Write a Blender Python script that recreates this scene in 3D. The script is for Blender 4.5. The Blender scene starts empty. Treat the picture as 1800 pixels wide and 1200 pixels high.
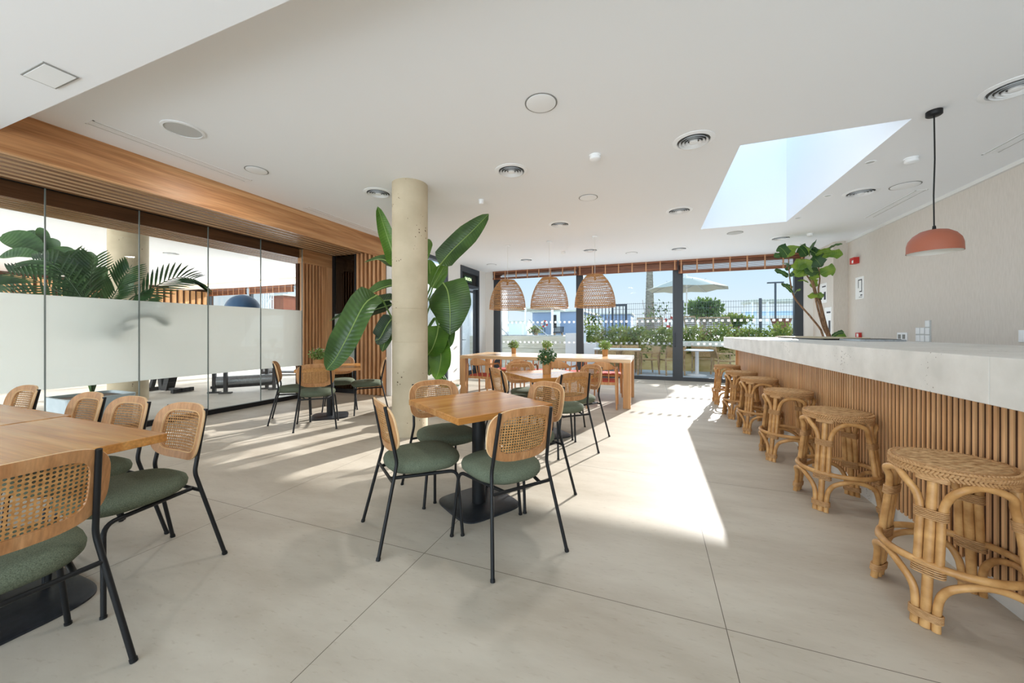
import bpy, bmesh, math, random
from mathutils import Vector, Matrix
random.seed(7)
R = math.radians
C = bpy.context.scene.collection
sc = bpy.context.scene

# ------------------------------------------------------------------ camera
F_PX, YAW, V0, H = 647.4, 0.36383, 583.1, 1.265
cam = bpy.data.cameras.new('camera')
cam.sensor_width = 36.0
cam.lens = F_PX / 1800 * 36
cam.shift_y = -(600 - V0) / 1800
cam.clip_start = 0.05
cam.clip_end = 500
co = bpy.data.objects.new('camera', cam)
co.location = (0, 0, H)
co.rotation_euler = (R(90), 0, YAW)
C.objects.link(co)
sc.camera = co

# ------------------------------------------------------------------ colour management, bounces
sc.view_settings.view_transform = 'Standard'
sc.view_settings.look = 'None'
sc.view_settings.exposure = 0.28
sc.view_settings.gamma = 1.0
sc.view_settings.use_curve_mapping = False
sc.cycles.max_bounces = 12
sc.cycles.diffuse_bounces = 5
sc.cycles.glossy_bounces = 4
sc.cycles.transmission_bounces = 8
sc.cycles.transparent_max_bounces = 24
sc.cycles.use_denoising = True
sc.cycles.sample_clamp_indirect = 6.0
sc.cycles.caustics_reflective = False
sc.cycles.caustics_refractive = False


def S(r, g, b):
    def f(c):
        c /= 255.0
        return c / 12.92 if c <= 0.04045 else ((c + 0.055) / 1.055) ** 2.4
    return (f(r), f(g), f(b), 1.0)


# ------------------------------------------------------------------ sky
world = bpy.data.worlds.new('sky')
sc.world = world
world.use_nodes = True
nt = world.node_tree
nt.nodes.clear()
wo = nt.nodes.new('ShaderNodeOutputWorld')
bg = nt.nodes.new('ShaderNodeBackground')
tc = nt.nodes.new('ShaderNodeTexCoord')
sx = nt.nodes.new('ShaderNodeSeparateXYZ')
nt.links.new(tc.outputs['Generated'], sx.inputs[0])
rp = nt.nodes.new('ShaderNodeValToRGB')
rp.color_ramp.elements[0].position = 0.0
rp.color_ramp.elements[0].color = S(226, 238, 244)
rp.color_ramp.elements[1].position = 0.75
rp.color_ramp.elements[1].color = S(176, 206, 232)
e = rp.color_ramp.elements.new(0.12)
e.color = S(206, 230, 246)
e = rp.color_ramp.elements.new(0.30)
e.color = S(174, 214, 243)
nt.links.new(sx.outputs['Z'], rp.inputs[0])
# sky boosted towards the zenith and behind the camera, added to fill the room
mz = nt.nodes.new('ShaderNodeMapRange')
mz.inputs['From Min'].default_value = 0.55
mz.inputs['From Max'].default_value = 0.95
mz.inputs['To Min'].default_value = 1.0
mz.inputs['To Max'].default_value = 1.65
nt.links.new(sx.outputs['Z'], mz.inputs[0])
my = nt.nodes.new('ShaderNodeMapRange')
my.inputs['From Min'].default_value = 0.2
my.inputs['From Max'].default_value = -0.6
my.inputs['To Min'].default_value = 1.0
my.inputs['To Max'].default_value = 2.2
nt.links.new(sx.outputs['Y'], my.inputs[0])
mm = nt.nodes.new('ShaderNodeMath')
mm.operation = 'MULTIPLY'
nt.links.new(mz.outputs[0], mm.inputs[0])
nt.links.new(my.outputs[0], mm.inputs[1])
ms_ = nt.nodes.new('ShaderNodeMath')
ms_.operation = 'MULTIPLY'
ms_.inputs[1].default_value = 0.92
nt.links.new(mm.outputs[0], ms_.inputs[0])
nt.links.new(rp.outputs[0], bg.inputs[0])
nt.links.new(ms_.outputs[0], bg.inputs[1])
nt.links.new(bg.outputs[0], wo.inputs[0])

# ------------------------------------------------------------------ sun and added fill lamps
SUN_DIR = Vector((-0.287 * 2.83, -2.83, -1.0)).normalized()
sl = bpy.data.lights.new('sun', 'SUN')
sl.energy = 8.7
sl.angle = R(0.55)
sl.color = (1.0, 0.985, 0.965)
so = bpy.data.objects.new('sun', sl)
so.rotation_euler = SUN_DIR.to_track_quat('-Z', 'Y').to_euler()
so.location = (5, 30, 14)
C.objects.link(so)


def area(name, loc, direction, sx_, sy_, power, col=(1, 1, 1)):
    l = bpy.data.lights.new(name, 'AREA')
    l.shape = 'RECTANGLE'
    l.size = sx_
    l.size_y = sy_
    l.energy = power
    l.color = col
    o = bpy.data.objects.new(name, l)
    o.location = loc
    o.rotation_euler = Vector(direction).to_track_quat('-Z', 'Y').to_euler()
    C.objects.link(o)
    return o


# added fill lamps at the unseen rear and just inside the glazed fronts
area('daylight_rear', (-0.8, -4.6, 1.1), (-0.03, 1, 0.34), 8.0, 2.2, 205, (0.83, 0.925, 1.0))
area('daylight_front', (-0.7, 10.25, 1.1), (0, -1, 0.5), 7.4, 2.0, 52, (0.84, 0.93, 1.0))
area('daylight_gym_rear', (-11.5, -2.9, 1.5), (0, 1, 0.1), 8.5, 2.6, 380, (0.98, 0.985, 0.98))
area('daylight_gym_front', (-12.0, 10.2, 1.45), (0, -1, 0.1), 9.0, 2.4, 300, (0.97, 0.99, 1.0))


def at(u, v, D):
    """photo pixel at depth D -> point in the room"""
    a, b = (u - 900) / F_PX, (V0 - v) / F_PX
    x = -math.sin(YAW) + math.cos(YAW) * a
    y = math.cos(YAW) + math.sin(YAW) * a
    return Vector((x * D, y * D, H + b * D))


def atY(u, v, Y):
    a = (u - 900) / F_PX
    return at(u, v, Y / (math.cos(YAW) + math.sin(YAW) * a))


def atZ(u, v, z):
    return at(u, v, (z - H) / ((V0 - v) / F_PX))


# ------------------------------------------------------------------ materials
def new_mat(name):
    m = bpy.data.materials.new(name)
    m.use_nodes = True
    n = m.node_tree.nodes
    return m, n, m.node_tree.links, n['Principled BSDF'], n['Material Output']


def plain(name, col, rough=0.5, metal=0.0, spec=0.5):
    m, n, l, b, o = new_mat(name)
    b.inputs['Base Color'].default_value = col
    b.inputs['Roughness'].default_value = rough
    b.inputs['Metallic'].default_value = metal
    b.inputs['Specular IOR Level'].default_value = spec
    return m


def coords(n, l, scale=(1, 1, 1), rot=(0, 0, 0)):
    t = n.new('ShaderNodeTexCoord')
    mp = n.new('ShaderNodeMapping')
    mp.inputs['Scale'].default_value = scale
    mp.inputs['Rotation'].default_value = rot
    l.new(t.outputs['Object'], mp.inputs[0])
    return mp.outputs[0]


def noisy(name, c1, c2, scale=8, stretch=(1, 1, 1), rough=0.6, bump=0.0, bscale=60, detail=4, lo=0.35, hi=0.65, spec=0.4, metal=0.0):
    m, n, l, b, o = new_mat(name)
    v = coords(n, l, stretch)
    t = n.new('ShaderNodeTexNoise')
    t.inputs['Scale'].default_value = scale
    t.inputs['Detail'].default_value = detail
    l.new(v, t.inputs['Vector'])
    r = n.new('ShaderNodeValToRGB')
    r.color_ramp.elements[0].position = lo
    r.color_ramp.elements[0].color = c1
    r.color_ramp.elements[1].position = hi
    r.color_ramp.elements[1].color = c2
    l.new(t.outputs['Fac'], r.inputs[0])
    l.new(r.outputs[0], b.inputs['Base Color'])
    b.inputs['Roughness'].default_value = rough
    b.inputs['Specular IOR Level'].default_value = spec
    b.inputs['Metallic'].default_value = metal
    if bump:
        t2 = n.new('ShaderNodeTexNoise')
        t2.inputs['Scale'].default_value = bscale
        t2.inputs['Detail'].default_value = 2
        l.new(v, t2.inputs['Vector'])
        bp = n.new('ShaderNodeBump')
        bp.inputs['Strength'].default_value = bump
        bp.inputs['Distance'].default_value = 0.004
        l.new(t2.outputs['Fac'], bp.inputs['Height'])
        l.new(bp.outputs[0], b.inputs['Normal'])
    return m


def wood(name, c1, c2, c3, axis=0, scale=1.0, rough=0.45, fine=1.0):
    """grain runs along axis"""
    m, n, l, b, o = new_mat(name)
    st = [9.0 * scale] * 3
    st[axis] = 0.55 * scale
    v = coords(n, l, st)
    t = n.new('ShaderNodeTexNoise')
    t.inputs['Scale'].default_value = 1.0
    t.inputs['Detail'].default_value = 5
    t.inputs['Distortion'].default_value = 1.2
    l.new(v, t.inputs['Vector'])
    r = n.new('ShaderNodeValToRGB')
    r.color_ramp.elements[0].position = 0.3
    r.color_ramp.elements[0].color = c1
    r.color_ramp.elements[1].position = 0.7
    r.color_ramp.elements[1].color = c3
    e_ = r.color_ramp.elements.new(0.5)
    e_.color = c2
    l.new(t.outputs['Fac'], r.inputs[0])
    st2 = [110.0 * scale] * 3
    st2[axis] = 3.0 * scale
    v2 = coords(n, l, st2)
    t2 = n.new('ShaderNodeTexNoise')
    t2.inputs['Scale'].default_value = 1.0
    t2.inputs['Detail'].default_value = 3
    l.new(v2, t2.inputs['Vector'])
    mr = n.new('ShaderNodeMapRange')
    mr.inputs['From Min'].default_value = 0.3
    mr.inputs['From Max'].default_value = 0.7
    mr.inputs['To Min'].default_value = 1 - 0.22 * fine
    mr.inputs['To Max'].default_value = 1 + 0.12 * fine
    l.new(t2.outputs['Fac'], mr.inputs[0])
    mx = n.new('ShaderNodeVectorMath')
    mx.operation = 'SCALE'
    l.new(r.outputs[0], mx.inputs[0])
    l.new(mr.outputs[0], mx.inputs['Scale'])
    l.new(mx.outputs[0], b.inputs['Base Color'])
    b.inputs['Roughness'].default_value = rough
    b.inputs['Specular IOR Level'].default_value = 0.5 if rough < 0.3 else 0.35
    return m


def leafy(name, c1, c2, scale=3.0, rough=0.4, trans=0.25, veins=0.0):
    m, n, l, b, o = new_mat(name)
    v = coords(n, l)
    t = n.new('ShaderNodeTexNoise')
    t.inputs['Scale'].default_value = scale
    l.new(v, t.inputs['Vector'])
    r = n.new('ShaderNodeValToRGB')
    r.color_ramp.elements[0].position = 0.35
    r.color_ramp.elements[0].color = c1
    r.color_ramp.elements[1].position = 0.65
    r.color_ramp.elements[1].color = c2
    l.new(t.outputs['Fac'], r.inputs[0])
    b.inputs['Roughness'].default_value = rough
    tr = n.new('ShaderNodeBsdfTranslucent')
    colour = r.outputs[0]
    if veins:
        # side veins fan out from the midrib: bands of the stored 'vein' value
        a_ = n.new('ShaderNodeAttribute'); a_.attribute_name = 'vein'
        mu = n.new('ShaderNodeMath'); mu.operation = 'MULTIPLY'; mu.inputs[1].default_value = veins
        l.new(a_.outputs['Fac'], mu.inputs[0])
        sn = n.new('ShaderNodeMath'); sn.operation = 'SINE'
        l.new(mu.outputs[0], sn.inputs[0])
        mr = n.new('ShaderNodeMapRange')
        mr.inputs['From Min'].default_value = -1; mr.inputs['From Max'].default_value = 1
        mr.inputs['To Min'].default_value = 0.90; mr.inputs['To Max'].default_value = 1.07
        l.new(sn.outputs[0], mr.inputs[0])
        sc_ = n.new('ShaderNodeVectorMath'); sc_.operation = 'SCALE'
        l.new(r.outputs[0], sc_.inputs[0]); l.new(mr.outputs[0], sc_.inputs['Scale'])
        colour = sc_.outputs[0]
        bp = n.new('ShaderNodeBump'); bp.inputs['Strength'].default_value = 0.22; bp.inputs['Distance'].default_value = 0.005
        l.new(sn.outputs[0], bp.inputs['Height']); l.new(bp.outputs[0], b.inputs['Normal'])
    l.new(colour, b.inputs['Base Color'])
    l.new(colour, tr.inputs[0])
    ms = n.new('ShaderNodeMixShader')
    ms.inputs[0].default_value = trans
    l.new(b.outputs[0], ms.inputs[1])
    l.new(tr.outputs[0], ms.inputs[2])
    l.new(ms.outputs[0], o.inputs[0])
    return m


def clear_glass(name, tint=(1, 1, 1, 1), refl=1.0):
    m, n, l, b, o = new_mat(name)
    n.remove(b)
    t = n.new('ShaderNodeBsdfTransparent')
    t.inputs[0].default_value = tint
    g = n.new('ShaderNodeBsdfGlossy')
    g.inputs['Roughness'].default_value = 0.0
    f = n.new('ShaderNodeFresnel')
    f.inputs[0].default_value = 1.45
    mu = n.new('ShaderNodeMath')
    mu.operation = 'MULTIPLY'
    mu.inputs[1].default_value = refl
    l.new(f.outputs[0], mu.inputs[0])
    ms = n.new('ShaderNodeMixShader')
    l.new(mu.outputs[0], ms.inputs[0])
    l.new(t.outputs[0], ms.inputs[1])
    l.new(g.outputs[0], ms.inputs[2])
    l.new(ms.outputs[0], o.inputs[0])
    return m


def glow(name, col, strength):
    m, n, l, b, o = new_mat(name)
    b.inputs['Base Color'].default_value = col
    b.inputs['Emission Color'].default_value = col
    b.inputs['Emission Strength'].default_value = strength
    return m


def frosted(name):
    m, n, l, b, o = new_mat(name)
    b.inputs['Base Color'].default_value = S(238, 238, 234)
    b.inputs['Roughness'].default_value = 0.6
    b.inputs['Specular IOR Level'].default_value = 0.1
    tr = n.new('ShaderNodeBsdfTranslucent')
    tr.inputs[0].default_value = S(248, 249, 246)
    ms = n.new('ShaderNodeMixShader')
    ms.inputs[0].default_value = 0.72
    l.new(b.outputs[0], ms.inputs[1])
    l.new(tr.outputs[0], ms.inputs[2])
    l.new(ms.outputs[0], o.inputs[0])
    return m


def tile_floor(name, c1, c2, grout, x0, px, y0, py, gw=0.0035, rough=0.5):
    m, n, l, b, o = new_mat(name)
    t = n.new('ShaderNodeTexCoord')
    sp = n.new('ShaderNodeSeparateXYZ')
    l.new(t.outputs['Object'], sp.inputs[0])

    def line(out, off, per):
        a = n.new('ShaderNodeMath'); a.operation = 'SUBTRACT'; a.inputs[1].default_value = off - per / 2
        l.new(out, a.inputs[0])
        d = n.new('ShaderNodeMath'); d.operation = 'FLOORED_MODULO'; d.inputs[1].default_value = per
        l.new(a.outputs[0], d.inputs[0])
        s_ = n.new('ShaderNodeMath'); s_.operation = 'SUBTRACT'; s_.inputs[1].default_value = per / 2
        l.new(d.outputs[0], s_.inputs[0])
        ab = n.new('ShaderNodeMath'); ab.operation = 'ABSOLUTE'
        l.new(s_.outputs[0], ab.inputs[0])
        lt = n.new('ShaderNodeMath'); lt.operation = 'LESS_THAN'; lt.inputs[1].default_value = gw / 2
        l.new(ab.outputs[0], lt.inputs[0])
        return lt.outputs[0]
    gx = line(sp.outputs['X'], x0, px)
    gy = line(sp.outputs['Y'], y0, py)
    mx = n.new('ShaderNodeMath'); mx.operation = 'MAXIMUM'
    l.new(gx, mx.inputs[0]); l.new(gy, mx.inputs[1])
    # clouds, diagonal veins, specks
    v = coords(n, l, (0.8, 2.4, 1), (0, 0, R(-38)))
    t1 = n.new('ShaderNodeTexNoise'); t1.inputs['Scale'].default_value = 1.1; t1.inputs['Detail'].default_value = 7
    t1.inputs['Roughness'].default_value = 0.62
    l.new(v, t1.inputs['Vector'])
    r = n.new('ShaderNodeValToRGB')
    r.color_ramp.elements[0].position = 0.32; r.color_ramp.elements[0].color = c1
    r.color_ramp.elements[1].position = 0.62; r.color_ramp.elements[1].color = c2
    l.new(t1.outputs['Fac'], r.inputs[0])
    v2 = coords(n, l, (9, 26, 1), (0, 0, R(-38)))
    t2 = n.new('ShaderNodeTexNoise'); t2.inputs['Scale'].default_value = 2.2; t2.inputs['Detail'].default_value = 3
    l.new(v2, t2.inputs['Vector'])
    r2 = n.new('ShaderNodeValToRGB')
    r2.color_ramp.elements[0].position = 0.60; r2.color_ramp.elements[0].color = (0, 0, 0, 1)
    r2.color_ramp.elements[1].position = 0.78; r2.color_ramp.elements[1].color = (0.36, 0.36, 0.36, 1)
    l.new(t2.outputs['Fac'], r2.inputs[0])
    m1 = n.new('ShaderNodeMix'); m1.data_type = 'RGBA'
    l.new(r2.outputs[0], m1.inputs['Factor']); l.new(r.outputs[0], m1.inputs['A'])
    m1.inputs['B'].default_value = S(150, 132, 112)
    m2 = n.new('ShaderNodeMix'); m2.data_type = 'RGBA'
    l.new(mx.outputs[0], m2.inputs['Factor']); l.new(m1.outputs['Result'], m2.inputs['A'])
    m2.inputs['B'].default_value = grout
    l.new(m2.outputs['Result'], b.inputs['Base Color'])
    b.inputs['Roughness'].default_value = rough
    b.inputs['Specular IOR Level'].default_value = 0.14
    return m


def pitted(name, c1, c2, pit, scale=4.0, pitscale=28.0, thr=0.10, rough=0.55, stretch=(1, 1, 1)):
    m, n, l, b, o = new_mat(name)
    v = coords(n, l, stretch)
    t = n.new('ShaderNodeTexNoise'); t.inputs['Scale'].default_value = scale; t.inputs['Detail'].default_value = 6
    l.new(v, t.inputs['Vector'])
    r = n.new('ShaderNodeValToRGB')
    r.color_ramp.elements[0].position = 0.35; r.color_ramp.elements[0].color = c1
    r.color_ramp.elements[1].position = 0.65; r.color_ramp.elements[1].color = c2
    l.new(t.outputs['Fac'], r.inputs[0])
    vo = n.new('ShaderNodeTexVoronoi'); vo.inputs['Scale'].default_value = pitscale
    l.new(v, vo.inputs['Vector'])
    t3 = n.new('ShaderNodeTexNoise'); t3.inputs['Scale'].default_value = 3.5; t3.inputs['Detail'].default_value = 2
    l.new(v, t3.inputs['Vector'])
    # pits only where the broad noise is high
    th = n.new('ShaderNodeMapRange')
    th.inputs['From Min'].default_value = 0.50; th.inputs['From Max'].default_value = 0.72
    th.inputs['To Min'].default_value = 0.0; th.inputs['To Max'].default_value = thr * 3.0
    l.new(t3.outputs['Fac'], th.inputs[0])
    lt = n.new('ShaderNodeMath'); lt.operation = 'LESS_THAN'
    l.new(vo.outputs['Distance'], lt.inputs[0]); l.new(th.outputs[0], lt.inputs[1])
    mx = n.new('ShaderNodeMix'); mx.data_type = 'RGBA'
    l.new(lt.outputs[0], mx.inputs['Factor']); l.new(r.outputs[0], mx.inputs['A']); mx.inputs['B'].default_value = pit
    l.new(mx.outputs['Result'], b.inputs['Base Color'])
    b.inputs['Roughness'].default_value = rough
    b.inputs['Specular IOR Level'].default_value = 0.35
    return m


def weave(name, c1, c2, sx_, sy_, rough=0.8, bump=0.4, dist=0.004):
    """two crossed wave bands, for fabric and woven seats"""
    m, n, l, b, o = new_mat(name)
    v = coords(n, l, (sx_, sy_, sx_))
    ch = n.new('ShaderNodeTexBrick')
    ch.inputs['Scale'].default_value = 1.0
    ch.inputs['Mortar Size'].default_value = 0.06
    ch.inputs['Mortar Smooth'].default_value = 0.8
    ch.inputs['Brick Width'].default_value = 1.0
    ch.inputs['Row Height'].default_value = 0.5
    ch.inputs['Color1'].default_value = c1
    ch.inputs['Color2'].default_value = c2
    ch.inputs['Mortar'].default_value = tuple(c * 0.45 for c in c1[:3]) + (1,)
    l.new(v, ch.inputs['Vector'])
    l.new(ch.outputs['Color'], b.inputs['Base Color'])
    b.inputs['Roughness'].default_value = rough
    b.inputs['Specular IOR Level'].default_value = 0.25
    inv = n.new('ShaderNodeMath'); inv.operation = 'SUBTRACT'; inv.inputs[0].default_value = 1.0
    l.new(ch.outputs['Fac'], inv.inputs[1])
    bp = n.new('ShaderNodeBump'); bp.inputs['Strength'].default_value = bump; bp.inputs['Distance'].default_value = dist
    l.new(inv.outputs[0], bp.inputs['Height'])
    l.new(bp.outputs[0], b.inputs['Normal'])
    return m


MT = {}
MT['floor'] = tile_floor('porcelain_floor', S(175, 163, 146), S(196, 186, 170), S(104, 94, 82), 0.295, 1.513, 1.79, 1.705)
MT['gym_floor'] = tile_floor('pale_gym_floor', S(188, 182, 172), S(202, 197, 188), S(140, 132, 122), 0.295, 1.513, 1.79, 1.705)
MT['terrace'] = tile_floor('terrace_paving', S(176, 180, 184), S(196, 199, 202), S(130, 132, 134), 0.1, 0.6, 0.2, 0.6, 0.006, 0.6)
MT['ceiling'] = plain('white_ceiling_paint', S(244, 246, 249), 0.9, 0, 0.2)
MT['white'] = plain('white_wall_paint', S(234, 233, 230), 0.85, 0, 0.2)
MT['fixture'] = plain('white_fixture', S(243, 245, 247), 0.5)
MT['fixture_grey'] = plain('grey_grille', S(196, 197, 196), 0.7)
MT['dark_gap'] = plain('dark_gap', S(45, 44, 42), 0.9)
MT['duct_grey'] = plain('grey_duct', S(92, 91, 88), 0.9)
MT['line_gap'] = plain('shadow_gap_grey', S(150, 149, 145), 0.9)
MT['linen'] = noisy('linen_wallcovering', S(212, 204, 194), S(222, 214, 205), 170, (1, 1, 0.06), 0.85, 0.03, 220, 4)
MT['oak_y'] = wood('oak_along_length', S(164, 112, 70), S(190, 138, 92), S(212, 164, 116), 1)
MT['oak_x'] = wood('oak_across', S(164, 112, 70), S(190, 138, 92), S(212, 164, 116), 0)
MT['oak_z'] = wood('oak_upright', S(182, 128, 82), S(206, 152, 106), S(222, 174, 128), 2)
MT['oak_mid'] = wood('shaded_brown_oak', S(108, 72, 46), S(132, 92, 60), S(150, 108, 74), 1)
MT['oak_edge'] = wood('pale_oak_edging', S(206, 166, 122), S(222, 186, 144), S(232, 200, 162), 1)  # painted light: pale for lit slat fronts, against the shaded brown undersides
MT['oak_dark'] = wood('dark_oak', S(92, 60, 38), S(112, 74, 48), S(132, 90, 60), 1)
MT['slat_back'] = plain('dark_slat_backing', S(74, 46, 28), 0.8)
MT['slat'] = wood('light_oak_slats', S(194, 142, 92), S(212, 162, 112), S(226, 180, 130), 2)
MT['table'] = wood('honey_table_wood', S(172, 110, 54), S(198, 136, 70), S(214, 158, 92), 0, 0.8, 0.22)
MT['table_pale'] = wood('pale_table_oak', S(206, 164, 118), S(222, 182, 136), S(232, 196, 154), 0, 0.8, 0.25)  # pale oak, lightened further to put sun glare into the top
MT['table_pale_z'] = wood('pale_table_oak_upright', S(186, 134, 84), S(206, 154, 102), S(220, 172, 122), 2, 0.8, 0.4)
MT['ply'] = wood('oak_plywood', S(160, 108, 66), S(184, 132, 86), S(202, 152, 106), 2, 1.0, 0.4)
MT['ply_edge'] = plain('pale_ply_edge', S(222, 184, 138), 0.5)
MT['ply_chair'] = wood('pale_chair_wood', S(186, 128, 80), S(204, 148, 98), S(218, 166, 116), 2, 1.2, 0.45)
MT['cane'] = noisy('cane_webbing', S(168, 118, 66), S(198, 148, 92), 60, (1, 1, 1), 0.55, 0.3, 300)
MT['cane_pale'] = plain('cane_spline', S(222, 180, 126), 0.5)
MT['black'] = plain('black_metal', S(24, 24, 25), 0.45, 0.0, 0.3)
MT['blacktop'] = noisy('black_base_plate', S(34, 36, 40), S(42, 45, 50), 40, (1, 1, 1), 0.4)
MT['green'] = noisy('green_seat_fabric', S(76, 84, 68), S(118, 124, 104), 300, (1, 1, 1), 0.95, 0.5, 420, 3, 0.3, 0.7, 0.2)
MT['red'] = noisy('red_seat_cord', S(176, 66, 52), S(202, 92, 76), 60, (1, 6, 1), 0.85)
MT['concrete'] = pitted('cast_concrete', S(182, 168, 142), S(200, 186, 160), S(98, 82, 62), 2.5, 22, 0.09, 0.8)
MT['stone'] = pitted('pale_counter_stone', S(204, 201, 194), S(222, 219, 213), S(150, 144, 134), 5, 46, 0.10, 0.4)
MT['rattan'] = noisy('rattan_cane', S(172, 124, 72), S(208, 160, 102), 14, (1, 1, 1), 0.4, 0.2, 40)
MT['rattan_wrap'] = noisy('rattan_binding', S(170, 126, 80), S(200, 156, 108), 40, (1, 1, 8), 0.5, 0.6, 60)
MT['rattan_seat'] = noisy('rattan_seat_strands', S(172, 130, 86), S(214, 174, 126), 30, (1, 3, 1), 0.55, 0.4, 90)
MT['rattan_weave'] = weave('woven_rattan_seat', S(220, 182, 134), S(196, 154, 106), 26, 60, 0.55, 1.0, 0.008)
MT['lamp_weave'] = noisy('lampshade_rattan', S(170, 126, 80), S(200, 156, 106), 40, (1, 1, 1), 0.6)
MT['terracotta'] = plain('terracotta_enamel', S(164, 94, 70), 0.55)
MT['lamp_inside'] = plain('white_lamp_inside', S(238, 234, 226), 0.5)
MT['cord_white'] = plain('white_cord', S(225, 224, 220), 0.6)
MT['alu'] = plain('anthracite_aluminium', S(62, 68, 75), 0.45, 0.2)
MT['steel'] = noisy('brushed_steel', S(150, 155, 160), S(185, 190, 195), 30, (1, 8, 1), 0.35, 0, 60, 3, 0.35, 0.65, 0.5, 0.6)
MT['glass'] = clear_glass('window_glass', (0.99, 0.995, 0.995, 1), 0.12)
MT['partition_glass'] = clear_glass('partition_glass', (0.95, 0.96, 0.955, 1), 0.45)
MT['dark_glass'] = clear_glass('tinted_door_glass', (0.86, 0.82, 0.76, 1), 2.2)
MT['frost'] = frosted('frosted_film')
MT['frost_grey'] = plain('grey_green_film', S(168, 178, 168), 0.5)
MT['glass_edge'] = plain('glass_joint', S(120, 128, 124), 0.3)
MT['blind'] = wood('walnut_blind', S(112, 68, 46), S(138, 88, 62), S(158, 106, 78), 0)
MT['tape'] = plain('blind_tape', S(196, 148, 112), 0.8)
MT['dots'] = leafy('white_marking_dots', S(240, 240, 240), S(248, 248, 248), 4, 0.8, 0.6)
MT['pot_paper'] = noisy('kraft_pot', S(176, 128, 78), S(196, 148, 98), 50, (1, 1, 6), 0.8)
MT['pot_grey'] = noisy('blue_grey_planter', S(176, 188, 194), S(190, 200, 205), 6, (1, 1, 1), 0.6)
MT['pot_white'] = plain('white_planter', S(228, 226, 220), 0.6)
MT['soil'] = noisy('soil', S(60, 46, 34), S(84, 66, 50), 60)
MT['leaf_a'] = leafy('banana_leaf', S(52, 80, 36), S(74, 106, 50), 4, 0.35, 0.2, 170)
MT['leaf_b'] = leafy('bright_banana_leaf', S(76, 116, 40), S(102, 144, 54), 4, 0.35, 0.35, 170)
MT['leaf_dark'] = leafy('dark_banana_leaf', S(38, 58, 36), S(56, 80, 50), 4, 0.32, 0.12, 170)
MT['leaf_rib'] = plain('leaf_midrib', S(142, 168, 92), 0.5)
MT['leaf_fig'] = leafy('fig_leaf', S(92, 132, 46), S(146, 172, 66), 5, 0.4, 0.3, 75)
MT['leaf_fig_dark'] = leafy('dark_fig_leaf', S(46, 80, 44), S(72, 110, 56), 5, 0.4, 0.15, 75)
MT['leaf_palm'] = leafy('palm_leaf', S(42, 74, 44), S(66, 100, 56), 6, 0.45, 0.2)
MT['bush_light'] = leafy('small_pale_leaf', S(92, 128, 62), S(150, 172, 98), 60, 0.5, 0.25)
MT['bush_dark'] = leafy('small_dark_leaf', S(54, 88, 52), S(96, 128, 78), 60, 0.5, 0.2)
MT['bark'] = noisy('brown_bark', S(110, 82, 60), S(160, 126, 96), 40, (1, 1, 0.3), 0.85, 0.5, 60)
MT['stem'] = plain('green_stem', S(96, 134, 64), 0.5)
MT['hedge'] = leafy('hedge_leaf', S(74, 98, 40), S(148, 156, 74), 1.6, 0.6, 0.3)
MT['tree'] = leafy('tree_leaf', S(58, 84, 42), S(112, 132, 72), 1.6, 0.6, 0.3)
MT['palm_trunk'] = noisy('palm_trunk_bark', S(108, 102, 92), S(150, 144, 132), 3, (1, 1, 5), 0.9, 0.5, 8)
MT['stone_wall'] = noisy('yellow_stone_wall', S(196, 172, 112), S(220, 200, 148), 2.5, (1, 1, 2), 0.85, 0.3, 10)
MT['render_wall'] = noisy('cream_planked_wall', S(214, 208, 186), S(228, 223, 206), 2, (1, 1, 8), 0.85)
MT['concrete_out'] = noisy('grey_concrete', S(196, 196, 182), S(212, 212, 200), 5)
MT['white_out'] = plain('white_render', S(240, 240, 240), 0.8)
MT['blue_house'] = plain('grey_blue_render', S(136, 152, 178), 0.8)
MT['teak'] = wood('weathered_teak', S(150, 122, 92), S(176, 148, 114), S(196, 170, 136), 0)
MT['woven_out'] = weave('woven_outdoor_cord', S(206, 176, 130), S(180, 146, 102), 60, 60, 0.8, 0.6)
MT['parasol'] = plain('pale_parasol_cloth', S(180, 178, 166), 0.9)
MT['lounger'] = plain('lounger_slats', S(128, 118, 104), 0.8)
MT['red_paint'] = plain('red_plastic', S(196, 44, 36), 0.45)
MT['buoy_white'] = plain('white_plastic', S(236, 234, 230), 0.5)
MT['bowl'] = plain('brown_planter_bowl', S(110, 66, 46), 0.7)
MT['pool_blue'] = plain('blue_pool_wall', S(172, 196, 218), 0.6)
MT['ground'] = noisy('pale_ground', S(196, 190, 176), S(214, 208, 196), 0.6)
MT['paper'] = plain('paper', S(244, 244, 242), 0.8)
MT['ink'] = plain('dark_print', S(70, 70, 76), 0.8)
MT['ball'] = plain('blue_rubber', S(66, 108, 150), 0.4)
MT['rubber'] = plain('black_rubber', S(30, 30, 32), 0.6)
MT['upholstery'] = plain('black_upholstery', S(38, 38, 40), 0.5)
MT['exit_green'] = plain('dark_green_sign', S(28, 66, 44), 0.5)
MT['exit_text'] = glow('lit_sign_lettering', S(220, 240, 190), 1.2)
MT['led'] = glow('warm_light_strip', S(255, 214, 160), 2.0)
MT['lamp_lit'] = glow('lit_downlight', S(255, 250, 240), 2.5)
MT['brick'] = noisy('brick_red_wall', S(120, 66, 50), S(150, 90, 70), 12, (1, 1, 4), 0.9)


# ------------------------------------------------------------------ mesh builder
def nrm(v):
    return v.normalized() if v.length > 1e-9 else Vector((0, 0, 1))


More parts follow.
